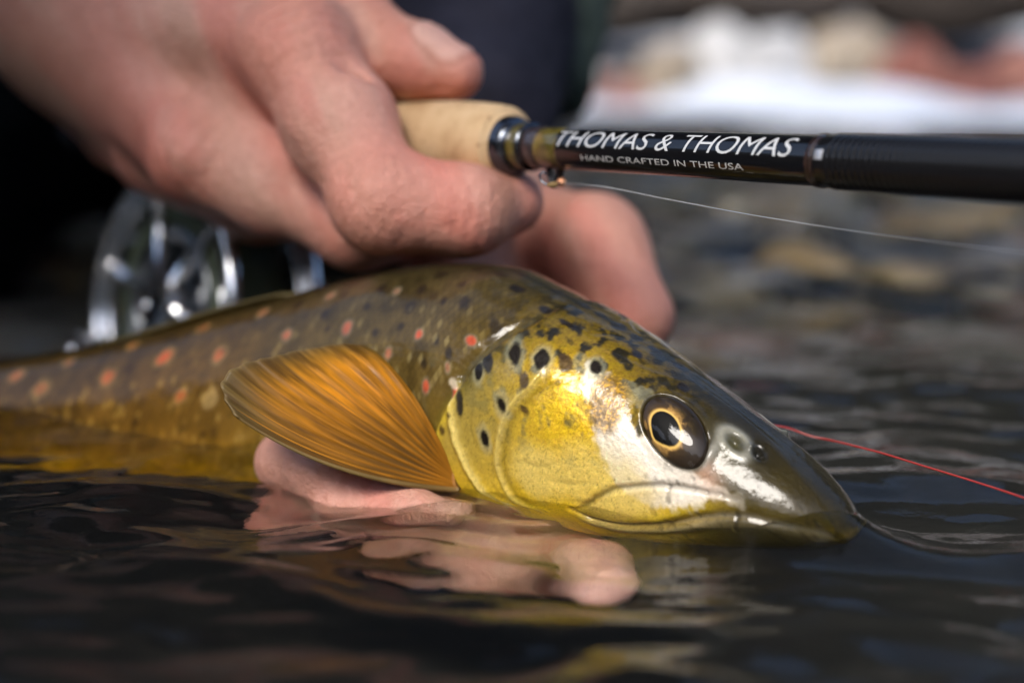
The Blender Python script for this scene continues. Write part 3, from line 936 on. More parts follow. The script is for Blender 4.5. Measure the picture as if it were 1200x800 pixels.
# --- eyes: domed ball with pupil, gold rim, bronze iris
def build_eye(i, j, side):
    Pn = P1 if side > 0 else Q1
    c0 = P0[i, j]; n = N0[i, j]
    if side < 0:
        c0 = mirror(P0)[i, j]
        k = n[0] * nx_[i] + n[1] * ny_[i]
        n = n - 2 * k * np.array([nx_[i], ny_[i], 0])
    n = n / np.linalg.norm(n)
    fw = np.array([math.cos(psi[i]), -math.sin(psi[i]), 0]); fw -= n * fw.dot(n); fw /= np.linalg.norm(fw)
    upv = np.cross(n, fw);  upv = upv if upv[2] > 0 else -upv
    nr_, na = 60, 96
    rr = np.linspace(0, 1, nr_); an = np.linspace(0, 2 * np.pi, na, endpoint=False)
    r_, a_ = np.meshgrid(rr, an, indexing='ij')
    x, y = r_ * np.cos(a_) * EYE_R * 1.05 * EX, r_ * np.sin(a_) * EYE_R * 1.05 * EY
    h = .0023 * np.sqrt(np.clip(1 - (r_ * .95) ** 2, 0, 1)) - (.0004 if side > 0 else .0012)
    h -= .0010 * sstep(.88, 1.0, r_)
    # the ball follows the curve of the head and domes out of it
    ti_ = np.interp(eS - x, fs, np.arange(Ns)); i0 = np.clip(ti_.astype(int), 0, Ns - 2); fi0 = ti_ - i0
    P = np.zeros(x.shape + (3,))
    for q in np.ndindex(x.shape):
        jj = np.interp(eA - y[q], AL[i0[q]], np.arange(Nf)); j0 = min(int(jj), Nf - 2); fj = jj - j0
        b_ = ((P0[i0[q], j0] * (1 - fj) + P0[i0[q], j0 + 1] * fj) * (1 - fi0[q]) + (P0[i0[q] + 1, j0] * (1 - fj) + P0[i0[q] + 1, j0 + 1] * fj) * fi0[q])
        P[q] = b_ + N0[i0[q], j0] * h[q]
    if side < 0:
        lx, ly, ox, oy = [np.interp(eS - x, fs, v) for v in (nx_, ny_, spx, spy)]
        lt = (P[..., 0] - ox) * lx + (P[..., 1] - oy) * ly
        P[..., 0] -= 2 * lt * lx; P[..., 1] -= 2 * lt * ly
    # pupil: round above, drawn to a point below and a little to the front
    ex, ey = x / EYE_R / EX + .20, y / EYE_R / EY + .17
    rp = np.hypot(ex, ey)
    th = np.arctan2(ey, ex)
    pr = .45 + .085 * np.exp(-((np.angle(np.exp(1j * (th - R(-112))))) / .38) ** 2)
    e = rp / pr
    nn = fbm(a_ * 3.5, r_ * 7, 71, 3); nf = fbm(x * 2600, y * 2600, 72, 3)
    c = np.zeros(P.shape)
    c[:] = grad(rp, [(.45, (.55, .34, .10)), (.58, (.34, .19, .055)), (.70, (.13, .075, .024)), (.80, (.040, .026, .010)), (1.0, (.014, .010, .005))])
    c = c * (.45 + 1.1 * nf)[..., None]
    dark = sstep(.42, .62, nn + .35 * np.cos(a_ - R(-8)) ** 8 + .35 * np.cos(a_ - R(170)) ** 12)
    c = lay(c, (.020, .013, .008), dark * sstep(.50, .58, rp) * .9)
    c = lay(c, (.66, .42, .11), sstep(1.16, 1.10, e))
    c = lay(c, (.002, .002, .002), sstep(1.035, .985, e))
    V = P.reshape(-1, 3)
    F = grid_faces(nr_, na, True)
    o = make_mesh('eye', V, F, M_EYE, cols=c.reshape(-1, 3))
    child(o, trout)
    return c0, n
me_ = Mat('eye', rough=.5, coat=1.0, coat_rough=0.0, spec=.1)
me_.b.inputs['Coat IOR'].default_value = 1.34
me_.set('color', me_.attr('Col'))
M_EYE = me_.m
ei = int(np.argmin(np.abs(fs - eS))); ej = int(np.argmin(np.abs(AL[ei] - eA)))
build_eye(ei, ej, 1); build_eye(ei, ej, -1)

# --- pectoral fin: folded membrane with rays as sub-parts
def m_fin():
    m = Mat('fin', rough=.5, coat=.2, coat_rough=.2, spec=.2)
    m.set('color', m.attr('Col'))
    m.bump(m.noise(900, 3), .15, .0005)
    tr = m.node('ShaderNodeBsdfTranslucent'); m.L.new(m.attr('Col'), tr.inputs[0])
    mx = m.node('ShaderNodeMixShader'); mx.inputs[0].default_value = .35
    out = m.N['Material Output']
    m.L.new(m.b.outputs[0], mx.inputs[1]); m.L.new(tr.outputs[0], mx.inputs[2]); m.L.new(mx.outputs[0], out.inputs[0])
    return m.m
M_FIN = m_fin()
def fin_from(base_px, edge_px, ctrl_px, nray, d_base, d_edge, name, parent, both=True):
    """base, edge: polylines; ctrl: polyline through the middle of the rays; all in photo pixels with depth"""
    nt, nu = 60, (nray - 1) * 8 + 1
    B, E, K = [smooth_curve(q, nu) for q in (base_px, edge_px, ctrl_px)]
    db = np.interp(np.linspace(0, 1, nu), np.linspace(0, 1, len(d_base)), d_base)
    de = np.interp(np.linspace(0, 1, nu), np.linspace(0, 1, len(d_edge)), d_edge)
    P = np.zeros((nt, nu, 3))
    for j in range(nu):
        fr = (j / 8) % 1
        for i in range(nt):
            t = i / (nt - 1)
            q = (1 - t) ** 2 * B[j] + 2 * t * (1 - t) * (2 * K[j] - .5 * B[j] - .5 * E[j]) + t * t * E[j]
            dep = db[j] + (de[j] - db[j]) * t - .004 * math.sin(math.pi * t) + .00022 * math.cos(2 * math.pi * fr) * -1 * t * (.4 + 1.2 * hash2(np.array([j // 8]), np.array([3]), 7)[0])
            P[i, j] = at(q[0], q[1], dep)
    return P
base_px = [(541, 574), (540, 571), (538, 567), (535, 562), (531, 556)]
edge_px = [(276, 487), (262, 463), (260, 447), (268, 436), (285, 427), (310, 420), (345, 412), (380, 406), (408, 403), (428, 406), (442, 414), (452, 427)]
ctrl_px = [(400, 549), (386, 530), (382, 516), (386, 503), (394, 492), (408, 480), (424, 471), (440, 463), (456, 458), (470, 458), (482, 463), (493, 482)]
nray = 14
FP = fin_from(base_px, edge_px, ctrl_px, nray, [.3195, .3195, .3195], [.303, .308, .316, .322, .326], 'pectoral_fin', trout)
nt, nu = FP.shape[:2]
tt, uu = np.meshgrid(np.linspace(0, 1, nt), np.linspace(0, 1, nu), indexing='ij')
# ragged tip
rag = (.018 * (vnoise(uu * 60, tt * 0, 81) - .5) + .010 * np.cos(uu * (nray - 1) * 2 * np.pi)) * tt ** 6
FP = FP + (FP[-1] - FP[-8])[None] * rag[..., None] * 3
nf_ = fbm(uu * 26, tt * 3.2, 83, 4); nf2 = fbm(uu * 110 + .8 * fbm(uu * 9, tt * 3, 88, 2), tt * 5, 84, 3)
fcol = grad(tt, [(0, (.30, .15, .02)), (.18, (.34, .155, .016)), (.5, (.78, .30, .010)), (.75, (.82, .33, .014)), (.9, (.42, .20, .02)), (1, (.20, .13, .045))])
edge_dark = 1 - sstep(.0, .30, uu)
fcol = lay(fcol, (.20, .095, .014), edge_dark * .65 * (.5 + nf_))
fcol = lay(fcol, (.26, .17, .03), sstep(.75, .98, uu) * .5)
fcol = lay(fcol, (.24, .19, .06), sstep(.55, .95, tt) * (1 - sstep(.1, .35, uu)) * .6)
streak = sstep(.45, .7, nf_)
fcol = lay(fcol, (.10, .045, .008), streak * .55)
fcol *= (.30 + 1.25 * nf2)[..., None]
fcol = lay(fcol, (.13, .065, .012), (1 - sstep(.05, .55, uu)) * .45 + .35 * (1 - sstep(.0, .35, tt)))
fcol = lay(fcol, (.42, .30, .14), sstep(.975, 1.0, tt) * .5) * .88
nF = gnorm(FP)
TH = .00022
front, back = FP - nF * TH, FP + nF * TH
FVt = np.concatenate([front.reshape(-1, 3), back.reshape(-1, 3)])
g1 = grid_faces(nt, nu); g2 = g1[:, ::-1] + nt * nu
bd = [i * nu for i in range(nt)] + [(nt - 1) * nu + j for j in range(1, nu)] + [i * nu + nu - 1 for i in range(nt - 2, -1, -1)]
rim = np.array([[a_, b_, b_ + nt * nu, a_ + nt * nu] for a_, b_ in zip(bd[:-1], bd[1:])])
fin_o = make_mesh('pectoral_fin', FVt, np.concatenate([g1, g2, rim]), M_FIN, cols=np.concatenate([fcol.reshape(-1, 3)] * 2))
child(fin_o, trout)
fin_o['label'] = 'orange fan shaped fin with dark rays'
camv = np.array([0, 0, CAM_H])
for k in range(nray):
    j = min(k * 8, nu - 1)
    line = FP[1:-1, j]
    tpar = np.linspace(0, 1, len(line))
    rad = (.00034 if k else .00062) * (1 - .78 * tpar) + .00012
    rc = (.40, .16, .012) if k else (.24, .15, .05)
    V1, F1 = tube(line, rad, 7)
    cc = np.tile(np.array(rc), (len(V1), 1)) * (.7 + .6 * np.repeat(vnoise(tpar * 14, tpar * 0 + k, 85), 7))[:, None]
    cc = lay(cc, (.60, .25, .02) if k else (.30, .20, .07), np.repeat(sstep(.2, .55, tpar) * (1 - sstep(.75, .95, tpar)), 7) * .7)
    ro = make_mesh('fin_ray', V1, F1, M_FIN, cols=cc)
    ro.parent = fin_o
# far pectoral fin, folded dorsal fin and tail fin (under water or hidden from here)
def simple_fin(name, pts_a, pts_b, colr):
    A, B = np.array(pts_a), np.array(pts_b)
    n_ = len(A)
    rows = [A + (B - A) * t for t in np.linspace(0, 1, 10)]
    P = np.stack(rows)
    N_ = gnorm(P)
    V = np.concatenate([(P - N_ * .0003).reshape(-1, 3), (P + N_ * .0003).reshape(-1, 3)])
    g1 = grid_faces(10, n_); g2 = g1[:, ::-1] + 10 * n_
    bd = [i * n_ for i in range(10)] + [9 * n_ + j for j in range(1, n_)] + [i * n_ + n_ - 1 for i in range(8, -1, -1)] + list(range(n_ - 2, -1, -1))
    rim = np.array([[a_, b_, b_ + 10 * n_, a_ + 10 * n_] for a_, b_ in zip(bd[:-1], bd[1:])])
    cc = np.tile(np.array(colr), (len(V), 1)) * (.6 + .8 * vnoise(V[:, 0] * 500, V[:, 2] * 500, 3))[:, None]
    o = make_mesh(name, V, np.concatenate([g1, g2, rim]), M_FIN, cols=cc)
    child(o, trout)
def back_pt(s, up=0., lat=0.):
    i = int(np.argmin(np.abs(fs - s)))
    return np.array([spx[i] + nx_[i] * lat, spy[i] + ny_[i] * lat, D[i] + up])
simple_fin('dorsal_fin', [back_pt(.150 + .003 * q, -.001) for q in range(14)],
           [back_pt(.158 + .0042 * q, .0012 * math.sin(math.pi * min(1, (q + 2) / 13.0)) + .0004, .003) for q in range(14)], (.17, .13, .05))
ti = Ns - 1
tb = [np.array([spx[ti] + .004, spy[ti], z]) for z in np.linspace(Vv[ti], D[ti], 14)]
simple_fin('tail_fin', tb, [np.array([spx[ti] - .055 + .018 * math.sin(math.pi * q / 13), spy[ti] + .016, Vv[ti] - .016 + q / 13 * (D[ti] - Vv[ti] + .030)]) for q in range(14)], (.20, .13, .04))
fi = int(np.argmin(np.abs(fs - .098)))
far0 = mirror(P1)[fi, 150]
simple_fin('pectoral_fin', [far0 + np.array([-.0012 * q, .0008 * q, -.0006 * q]) for q in range(12)],
           [far0 + np.array([-.030 - .0016 * q, .030 - .0012 * q, -.004 - .0022 * q]) for q in range(12)], (.50, .24, .03))

# the stream piles up against the snout and sinks again beside it
def swell(x, y, z):
    i0 = int(np.argmin(np.abs(fs - .012)))
    d = np.hypot(x - (SN[0] - .004), y - (SN[1] - .001))
    z = z * (.35 + .65 * sstep(.02, .075, d))
    z = z + .0036 * np.exp(-(d / .016) ** 2)
    f0 = np.array([math.cos(psi[0]), -math.sin(psi[0])])
    u_ = -((x - SN[0]) * f0[0] + (y - SN[1]) * f0[1]); v_ = (x - SN[0]) * -f0[1] + (y - SN[1]) * f0[0]
    z = z + .0018 * np.exp(-(np.clip(np.abs(v_) - .006 - .22 * np.clip(u_, 0, .07), 0, None) / .008) ** 2) * sstep(-.012, .004, u_) * (1 - sstep(.045, .08, u_))
    bx, by = SN[0] + .022, SN[1] + .016
    q = np.hypot((x - bx) / 1.5, y - by)
    z = z - .0030 * np.exp(-(q / .016) ** 2) + .0016 * np.exp(-((q - .027) / .007) ** 2)
    return z
water_extra.append(swell)
def meniscus(x, y, z):
    # the surface film climbs where it touches the skin
    k = np.argmin(np.abs(P1[:, :, 2]), axis=1)
    near = P1[np.arange(Ns), k][:, :2][::2]; far_ = Q1[np.arange(Ns), k][:, :2][::2]
    C = np.concatenate([near, far_])
    m = (x > -.2) & (x < .12) & (y > .22) & (y < .46)
    px_, py_ = x[m], y[m]
    d = np.full(px_.shape, 9.0)
    for c0 in range(0, len(C), 40):
        c = C[c0:c0 + 40]
        d = np.minimum(d, np.min((px_[:, None] - c[:, 0]) ** 2 + (py_[:, None] - c[:, 1]) ** 2, axis=1))
    z = z.copy()
    z[m] += .0013 * np.exp(-np.sqrt(d) / .0024)
    return z
water_extra.append(meniscus)

# ------------------------------------------------------------------ the angler: hands, sleeves, waders
def pr(px, py, d, r):            # centre and radius (in pixels at that depth)
    return (at(px, py, d), r * d / FPX)

def m_skin():
    m = Mat('skin', rough=.40, spec=.5, sss=.14)
    m.b.inputs['Subsurface Radius'].default_value = (.0040, .0016, .0009)
    c = m.attr('Col')
    n = m.noise(70, 5, .6); n2 = m.noise(420, 4, .65)
    c = m.mix(.55, c, m.ramp(n, [(.3, (.80, .70, .66)), (.7, (1.06, 1.02, 1.0))]), 'MULTIPLY')
    c = m.mix(.35, c, m.ramp(n2, [(.35, (.74, .66, .62)), (.65, (1.0, 1.0, 1.0))]), 'MULTIPLY')
    m.set('color', c)
    vec = m.coords()
    mp = m.node('ShaderNodeMapping'); m.L.new(vec, mp.inputs[0]); mp.inputs['Scale'].default_value = (1, 1, 1)
    vo = m.node('ShaderNodeTexVoronoi', Scale=900.0, feature='DISTANCE_TO_EDGE'); m.L.new(vec, vo.inputs['Vector'])
    b1 = m.bump(vo.outputs['Distance'], .4, .0005)
    b2 = m.bump(m.noise(260, 6, .7), .75, .0013, b1)
    wv = m.node('ShaderNodeTexWave', Scale=95.0, Distortion=9.0, Detail=3.0); wv.inputs['Detail Scale'].default_value = 2.2
    m.L.new(vec, wv.inputs[0])
    m.bump(wv.outputs['Fac'], .07, .0010, b2)
    return m.m
M_SKIN = m_skin()

SK_V, SK_F, SK_C = [], [], []
def add_skin(sdf, reds, wrinkles=(), nails=(), base=(.64, .35, .275)):
    V, F = sdf.mesh()
    N = vnormals(V, F)
    off = np.zeros(len(V))
    for p, ax, amp, wl, ext in wrinkles:      # transverse skin creases over a joint
        d = V - p; ax = np.array(ax) / np.linalg.norm(ax)
        u = d @ ax
        rad = np.linalg.norm(d, axis=1)
        ph = u / wl + .9 * (fbm(V[:, 0] * 120, V[:, 1] * 120 + V[:, 2] * 90, 5, 2) - .5)
        off += -amp * np.maximum(0, np.cos(2 * np.pi * ph)) ** 2 * np.exp(-(rad / ext) ** 4)
    off += .0005 * (fbm(V[:, 0] * 160 + V[:, 2] * 120, V[:, 1] * 160 - V[:, 2] * 60, 9, 3) - .5)
    V = V + N * off[:, None]
    c = np.tile(np.array(base), (len(V), 1))
    mot = fbm(V[:, 0] * 70 + V[:, 2] * 31, V[:, 1] * 70 - V[:, 2] * 47, 6, 4)
    c = lay(c, (.62, .215, .165), sstep(.42, .70, mot) * .65)
    c = lay(c, (.52, .34, .25), sstep(.5, .3, mot) * .4)
    for p, r, colr, s in reds:
        c = lay(c, colr, np.exp(-(np.linalg.norm(V - p, axis=1) / r) ** 2) * s)
    for p, nrm, ax, hl, hw in nails:
        d = V - p; ax = np.array(ax) / np.linalg.norm(ax)
        nrm = np.array(nrm) / np.linalg.norm(nrm); sd = np.cross(nrm, ax)
        e = (np.abs(d @ ax / hl) ** 3 + np.abs(d @ sd / hw) ** 3) ** (1 / 3)
        on = sstep(1.06, .96, e) * (N @ nrm > .1) * (np.linalg.norm(d, axis=1) < hl * 1.6)
        c = lay(c, (.70, .43, .36), on * .8)
        c = lay(c, (.40, .15, .10), np.exp(-((e - 1.08) / .07) ** 2) * (N @ nrm > .0) * (np.linalg.norm(d, axis=1) < hl * 1.7) * .6)
        V = V + N * (-.0005 * np.exp(-((e - 1.05) / .08) ** 2) * (np.linalg.norm(d, axis=1) < hl * 1.7))[:, None]
    o = sum(len(v) for v in SK_V)
    SK_V.append(V); SK_F.append(F + o); SK_C.append(np.clip(c, .02, .9))

# ---- right hand, closed round the cork handle
wrist = pr(95, 5, .445, 108)
elbow = (at(-330, -330, .60), .042)
iM = pr(350, 62, .368, 66); iP = pr(449, 236, .345, 55); iD = pr(545, 247, .347, 47); iT = pr(600, 238, .357, 38)
mM = pr(232, 180, .388, 62); mP = pr(418, 262, .372, 48); mD = pr(505, 262, .384, 44); mT = pr(560, 230, .395, 36)
rM = pr(190, 175, .425, 58); rP = pr(300, 232, .415, 46); rD = pr(395, 240, .418, 40); rT = pr(430, 200, .43, 34)
pM = pr(150, 150, .455, 54); pP = pr(235, 205, .45, 42); pD = pr(320, 215, .45, 36); pT = pr(360, 180, .455, 30)
tC = pr(235, -60, .425, 78); tM = pr(390, -10, .392, 56); tI = pr(436, 58, .380, 46); tT = pr(533, 84, .371, 34)
allp = [wrist, iM, iP, iD, iT, mM, mP, mD, rM, rP, pM, pP, tC, tM, tI, tT, pr(0, -110, .49, 110)]
lo = np.min([p - r for p, r in allp], 0) - .008; hi = np.max([p + r for p, r in allp], 0) + .008
H = 0.0012
palm = SDF(lo, hi, H)
fore = (wrist[0] + (elbow[0] - wrist[0]) * .55, .036)
palm.chain([wrist, fore], k=.012)
palm.chain([(wrist[0] + np.array([.012, 0, .02]), .026), (fore[0] + np.array([.01, 0, .02]), .030)], k=.012)
for M_ in (iM, mM, rM, pM):
    a_, ra = wrist
    palm.cone(a_, M_[0] + np.array([0, .006, -.002]), ra * .80, M_[1] * .92, k=.016)
palm.chain([(wrist[0], wrist[1] * .8), tC, tM], k=.014)
palm.cone(tC[0], iM[0] + np.array([0, .008, 0]), tC[1] * .7, iM[1] * .75, k=.016)
# tendons and knuckle bumps on the back of the hand
for M_ in (iM, mM):
    dirv = at(300, 100, .2) - at(300, 100, .4); dirv /= np.linalg.norm(dirv)
    palm.cone(M_[0] + dirv * M_[1] * .30, M_[0] + dirv * M_[1] * .34, M_[1] * .70, M_[1] * .70, k=.010)
    st = wrist[0] + (M_[0] - wrist[0]) * .35 + dirv * M_[1] * .80
    palm.cone(st, M_[0] + dirv * M_[1] * .80, .0030, .0040, k=.010)
def finger(base, pts, k=.0045, knuckle=True):
    f = SDF(lo, hi, H)
    f.chain([base] + pts, k=k)
    for (p, r), nxt in zip(pts[:-1], pts[1:]):
        f.cone(p, p, r * 1.04, r * 1.04, k=.005)
    return f
fi_ = finger(iM, [(iM[0] + (iP[0] - iM[0]) * .5, (iM[1] + iP[1]) * .505), iP, (iP[0] + (iD[0] - iP[0]) * .5, iD[1] * .98), iD, iT])
fm_ = finger(mM, [(mM[0] + (mP[0] - mM[0]) * .5, (mM[1] + mP[1]) * .46), mP, mD, mT])
fr_ = finger(rM, [rP, rD, rT]); fp_ = finger(pM, [pP, pD, pT])
ft_ = finger(tM, [tI, (tI[0] + (tT[0] - tI[0]) * .55, (tI[1] + tT[1]) * .48), tT])
palm.union(fi_, .0050); palm.union(fm_, .0020); palm.union(fr_, .002); palm.union(fp_, .002); palm.union(ft_, .004)
palm.cone(at(285, 118, .385), at(335, 192, .376), .0085, .0070, k=.008)
# crease between first and second finger, and the fold of the thumb web
palm.cone(at(322, 172, .349), at(352, 214, .343), .0016, .0014, k=.005, sub=True)
palm.cone(at(425, 108, .352), at(398, 62, .350), .0016, .0014, k=.005, sub=True)
palm.blur(1)
RK = (.66, .20, .14)
reds = [(iP[0], .016, RK, .75), (mM[0], .017, RK, .70), (iM[0] + (0, -.01, 0), .018, RK, .45), (iD[0], .012, RK, .35), (iT[0], .011, RK, .6), (tT[0] + (0, -.004, -.004), .010, RK, .6),
        (mP[0], .012, RK, .5), (at(330, 20, .355), .020, (.62, .27, .20), .5), (wrist[0], .055, (.42, .25, .165), .75), (tI[0], .012, (.60, .37, .24), .7)]
fdir = iP[0] - iM[0]
wr = [(iP[0] + np.array([0, -iP[1] * .8, 0]), iD[0] - iM[0], .0004, .0030, .012), (iM[0] + np.array([.008, -iM[1] * .9, .012]), fdir, .0006, .0042, .017),
      (mM[0] + np.array([0, -mM[1] * .9, 0]), mP[0] - mM[0], .0005, .0045, .014), (tI[0] + np.array([.003, -.004, .008]), tT[0] - tM[0], .0007, .0040, .013),
      (iD[0] + np.array([0, -.008, 0]), iT[0] - iP[0], .0004, .0034, .010)]
nail_n = np.array([.10, -.25, .96])
nails = [(tT[0] + nail_n * tT[1] * .95 + (tI[0] - tT[0]) * .16, nail_n, tT[0] - tI[0], .0080, .0066)]
add_skin(palm, reds, wr, nails)

# ---- left hand: thumb along the far side of the head, palm under the belly, fingertips on the near side
H2 = .0012
hp = {}
w2 = pr(572, 165, .470, 62)
th0 = pr(640, 282, .425, 56); th1 = pr(694, 292, .402, 58); th2 = pr(748, 372, .386, 44)
belly = np.array([-.030, .345, -.040])
pal = [(w2[0], w2[1]), (np.array([-.01, .415, .005]), .030), (np.array([-.028, .385, -.036]), .026)]
f1 = [(np.array([-.055, .352, -.046]), .0125), (at_z(385, 585, -.010), .0105), pr(385, 552, .327, 42), pr(335, 541, .333, 38)]
f2 = [(np.array([-.030, .338, -.044]), .0120), (np.array([-.036, .330, -.026]), .0105), pr(405, 594, .324, 38), pr(480, 607, .316, 32), pr(530, 614, .312, 27)]
f3 = [(np.array([-.006, .322, -.040]), .0120), (np.array([.0125, .312, -.032]), .0098), (np.array([.0170, .286, -.0180]), .0080), (np.array([.0192, .2690, -.0140]), .0066)]
allp = [w2, th0, th1, th2] + pal + f1 + f2 + f3
lo = np.min([p - r for p, r in allp], 0) - .008; hi = np.max([p + r for p, r in allp], 0) + .008
H = H2
lh = SDF(lo, hi, H2)
lh.chain([w2, (at(556, 70, .497), .020)], k=.01)
lh.chain(pal, k=.014)
lh.cone(pal[1][0], f1[0][0], .024, .014, k=.012); lh.cone(pal[1][0], f3[0][0], .024, .014, k=.012)
lh.cone(pal[2][0], f2[0][0], .024, .014, k=.012)
lh.chain([(pal[1][0], .026), th0, th1, th2], k=.010)
for f in (f1, f2, f3):
    ff = SDF(lo, hi, H2); ff.chain(f, k=.005); lh.union(ff, .002)
lh.blur(1)
reds = [(th1[0], .020, (.66, .24, .18), .6), (th2[0], .018, (.66, .22, .17), .6), (f1[3][0], .014, (.66, .28, .22), .5), (f2[2][0], .012, (.66, .25, .2), .5), (f3[3][0], .022, (.76, .47, .41), .9)]
wr = [(f2[2][0], f2[3][0] - f2[2][0], .0003, .004, .012), (f1[2][0], f1[3][0] - f1[2][0], .0004, .004, .012)]
add_skin(lh, reds, wr, (), base=(.60, .33, .245))

person = make_mesh('person', np.concatenate(SK_V), np.concatenate(SK_F), M_SKIN, cols=np.concatenate(SK_C))
tag(person, 'angler in dark clothing whose bare hands hold the rod and the trout', 'person')

def m_cloth(name, c0, c1, rough=.85, sc=30):
    m = Mat(name, rough=rough)
    m.set('color', m.ramp(m.noise(sc, 5, .6), [(.35, c0), (.65, c1)]))
    b = m.bump(m.noise(18, 4, .6), .5, .02)
    wv = m.node('ShaderNodeTexWave', Scale=900.0); m.L.new(m.coords(), wv.inputs[0])
    m.bump(wv.outputs['Fac'], .15, .0005, b)
    m.set('spec', .15)
    return m.m
M_NAVY = m_cloth('navy_fabric', (.012, .012, .020), (.026, .026, .040))
M_OLIVE = m_cloth('olive_fabric', (.036, .048, .038), (.080, .100, .078))
M_BLACK = m_cloth('black_fabric', (.0015, .0015, .0015), (.003, .003, .003))

def fold(V, N, amp, sc, seed):
    n = fbm(V[:, 0] * sc + V[:, 1] * sc * .4, V[:, 2] * sc * 1.4 - V[:, 1] * sc * .5, seed, 4) - .5
    return V + N * (amp * 2 * n)[:, None]

def sdf_part(name, pts_list, h, mat, k=.02, amp=.004, sc=25, seed=1, label=None):
    flat = [q for pts in pts_list for q in pts]
    lo = np.min([p - r for p, r in flat], 0) - 3 * h; hi = np.max([p + r for p, r in flat], 0) + 3 * h
    s = SDF(lo, hi, h); s.f[:] = .2
    for pts in pts_list: s.chain(pts, k=k)
    V, F = s.mesh()
    V = fold(V, vnormals(V, F), amp, sc, seed)
    o = make_mesh(name, V, F, mat)
    o.parent = person
    if label: o['label'] = label
    return o
A3 = lambda *v: np.array(v, float)
# left sleeve: navy cuff and forearm, olive outer sleeve beside it
sdf_part('jacket_sleeve', [[(at(568, 128, .470), .0255), (at(562, 40, .510), .032), (at(545, -140, .62), .048), (A3(.02, .80, .55), .06)]], .004, M_NAVY, amp=.004, sc=40, seed=3,
         label='navy inner sleeve above the cork handle')
sdf_part('outer_sleeve', [[(at(645, 92, .560), .0185), (at(642, 30, .575), .0200), (at(660, -60, .62), .028), (A3(.06, .85, .50), .07)]], .004, M_OLIVE, amp=.0025, sc=45, seed=4,
         label='olive green outer sleeve')
# right sleeve, pushed up above the wrist (outside the picture)
el = elbow[0]
sdf_part('jacket_sleeve', [[(el + (fore[0] - el) * .72, .050), (el, .062), (A3(-.42, .95, .55), .085)]], .006, M_NAVY, seed=5)
# torso and kneeling legs in black waders behind the hands
sdf_part('waders', [[(A3(-.20, 1.02, .62), .17), (A3(-.19, 1.00, .34), .17), (A3(-.19, .98, .16), .17)],
                    [(A3(-.24, .98, .14), .13), (A3(-.33, .78, .10), .105), (A3(-.36, .66, .05), .09)],
                    [(A3(-.36, .66, .05), .088), (A3(-.36, .78, -.10), .08), (A3(-.36, 1.0, -.15), .07)],
                    [(A3(-.14, .98, .14), .13), (A3(-.10, .84, .08), .105), (A3(-.07, .76, .03), .085)],
                    [(A3(-.07, .76, .03), .084), (A3(-.09, .90, -.10), .08), (A3(-.10, 1.05, -.15), .07)]], .012, M_BLACK, k=.05, amp=.008, sc=12, seed=6)
sdf_part('jacket', [[(A3(-.20, 1.00, .50), .185), (A3(-.19, .84, .74), .17), (A3(-.18, .70, .86), .13)], [(A3(-.42, .92, .55), .09), (A3(-.38, .78, .80), .11), (A3(-.02, .78, .80), .11), (A3(.05, .84, .55), .085)]], .014, M_BLACK, k=.05, amp=.006, sc=12, seed=8)

# head bowed over the fish, above the picture: cap over short hair
hd = SDF((-.32, .30, .72), (-.04, .74, 1.16), .004)
hd.f[:] = .2
hd.chain([(A3(-.18, .66, .86), .062), (A3(-.18, .60, .94), .058)], k=.02)            # neck
hd.chain([(A3(-.18, .555, .985), .088), (A3(-.18, .50, .955), .072), (A3(-.18, .465, .915), .050)], k=.03)   # skull, face, chin
hd.cone(A3(-.18, .430, .968), A3(-.18, .412, .945), .010, .015, k=.012)               # nose
for s_ in (-1, 1):
    hd.cone(A3(-.18 + s_ * .034, .440, .985), A3(-.18 + s_ * .034, .436, .985), .010, .010, k=.008, sub=True)   # eye sockets
    hd.cone(A3(-.18 + s_ * .088, .545, .965), A3(-.18 + s_ * .092, .555, .99), .012, .016, k=.006)              # ears
hd.cone(A3(-.205, .418, .918), A3(-.155, .418, .918), .005, .005, k=.004, sub=True)   # mouth
V, F = hd.mesh()
ho = make_mesh('head', V, F, M_SKIN, cols=np.tile(np.array((.56, .32, .24)), (len(V), 1))); ho.parent = person
cp = SDF((-.32, .32, .86), (-.04, .70, 1.14), .005); cp.f[:] = .2
cp.chain([(A3(-.18, .57, 1.01), .098), (A3(-.18, .545, 1.02), .094)], k=.02)
cp.cone(A3(-.225, .42, 1.005), A3(-.135, .42, 1.005), .040, .040, k=.01, squash=((0, -.35, 1), .16))
V, F = cp.mesh()
co = make_mesh('cap', V, F, M_NAVY); co.parent = person

# ------------------------------------------------------------------ the fly rod and reel
def rod_cam(t):       # camera-space line fitted to the blank in the photograph; t metres back from px 650
    return np.array([.01017 - .673 * t, .04606 + .133 * t, .339 + .727 * t])
def rod_pt(t):
    X, Y, d = rod_cam(t)
    return np.array([X, d * CP + Y * SP, CAM_H - d * SP + Y * CP])
ROD_A = rod_pt(-1) - rod_pt(0); ROD_A /= np.linalg.norm(ROD_A)      # towards the tip
UPH = np.array([0, 0, 1.0])
def rod_u(px):        # distance along the rod (towards the tip, from px 650) where it crosses that photo column
    ts = np.linspace(-.30, .14, 4000)
    P = np.array([rod_pt(-t) for t in ts])
    x, _, _ = project(P)
    return float(np.interp(px, x, ts))
ROD_O = rod_pt(0)
rod = empty('fly_rod', ROD_O.tolist())
tag(rod, 'black lettered fly rod with cork handle gripped in the right hand', 'fishing rod')
def rod_child(name, VF, mat, parent=None, cols=None):
    V, F = VF
    o = make_mesh(name, V, F, mat, cols=cols)
    if parent is None: child(o, rod)
    else: o.parent = parent
    return o
def lathe_rod(prof, n=64):
    prof = np.array(prof)
    return lathe(ROD_O, ROD_A, UPH, prof[:, 0], prof[:, 1], n)

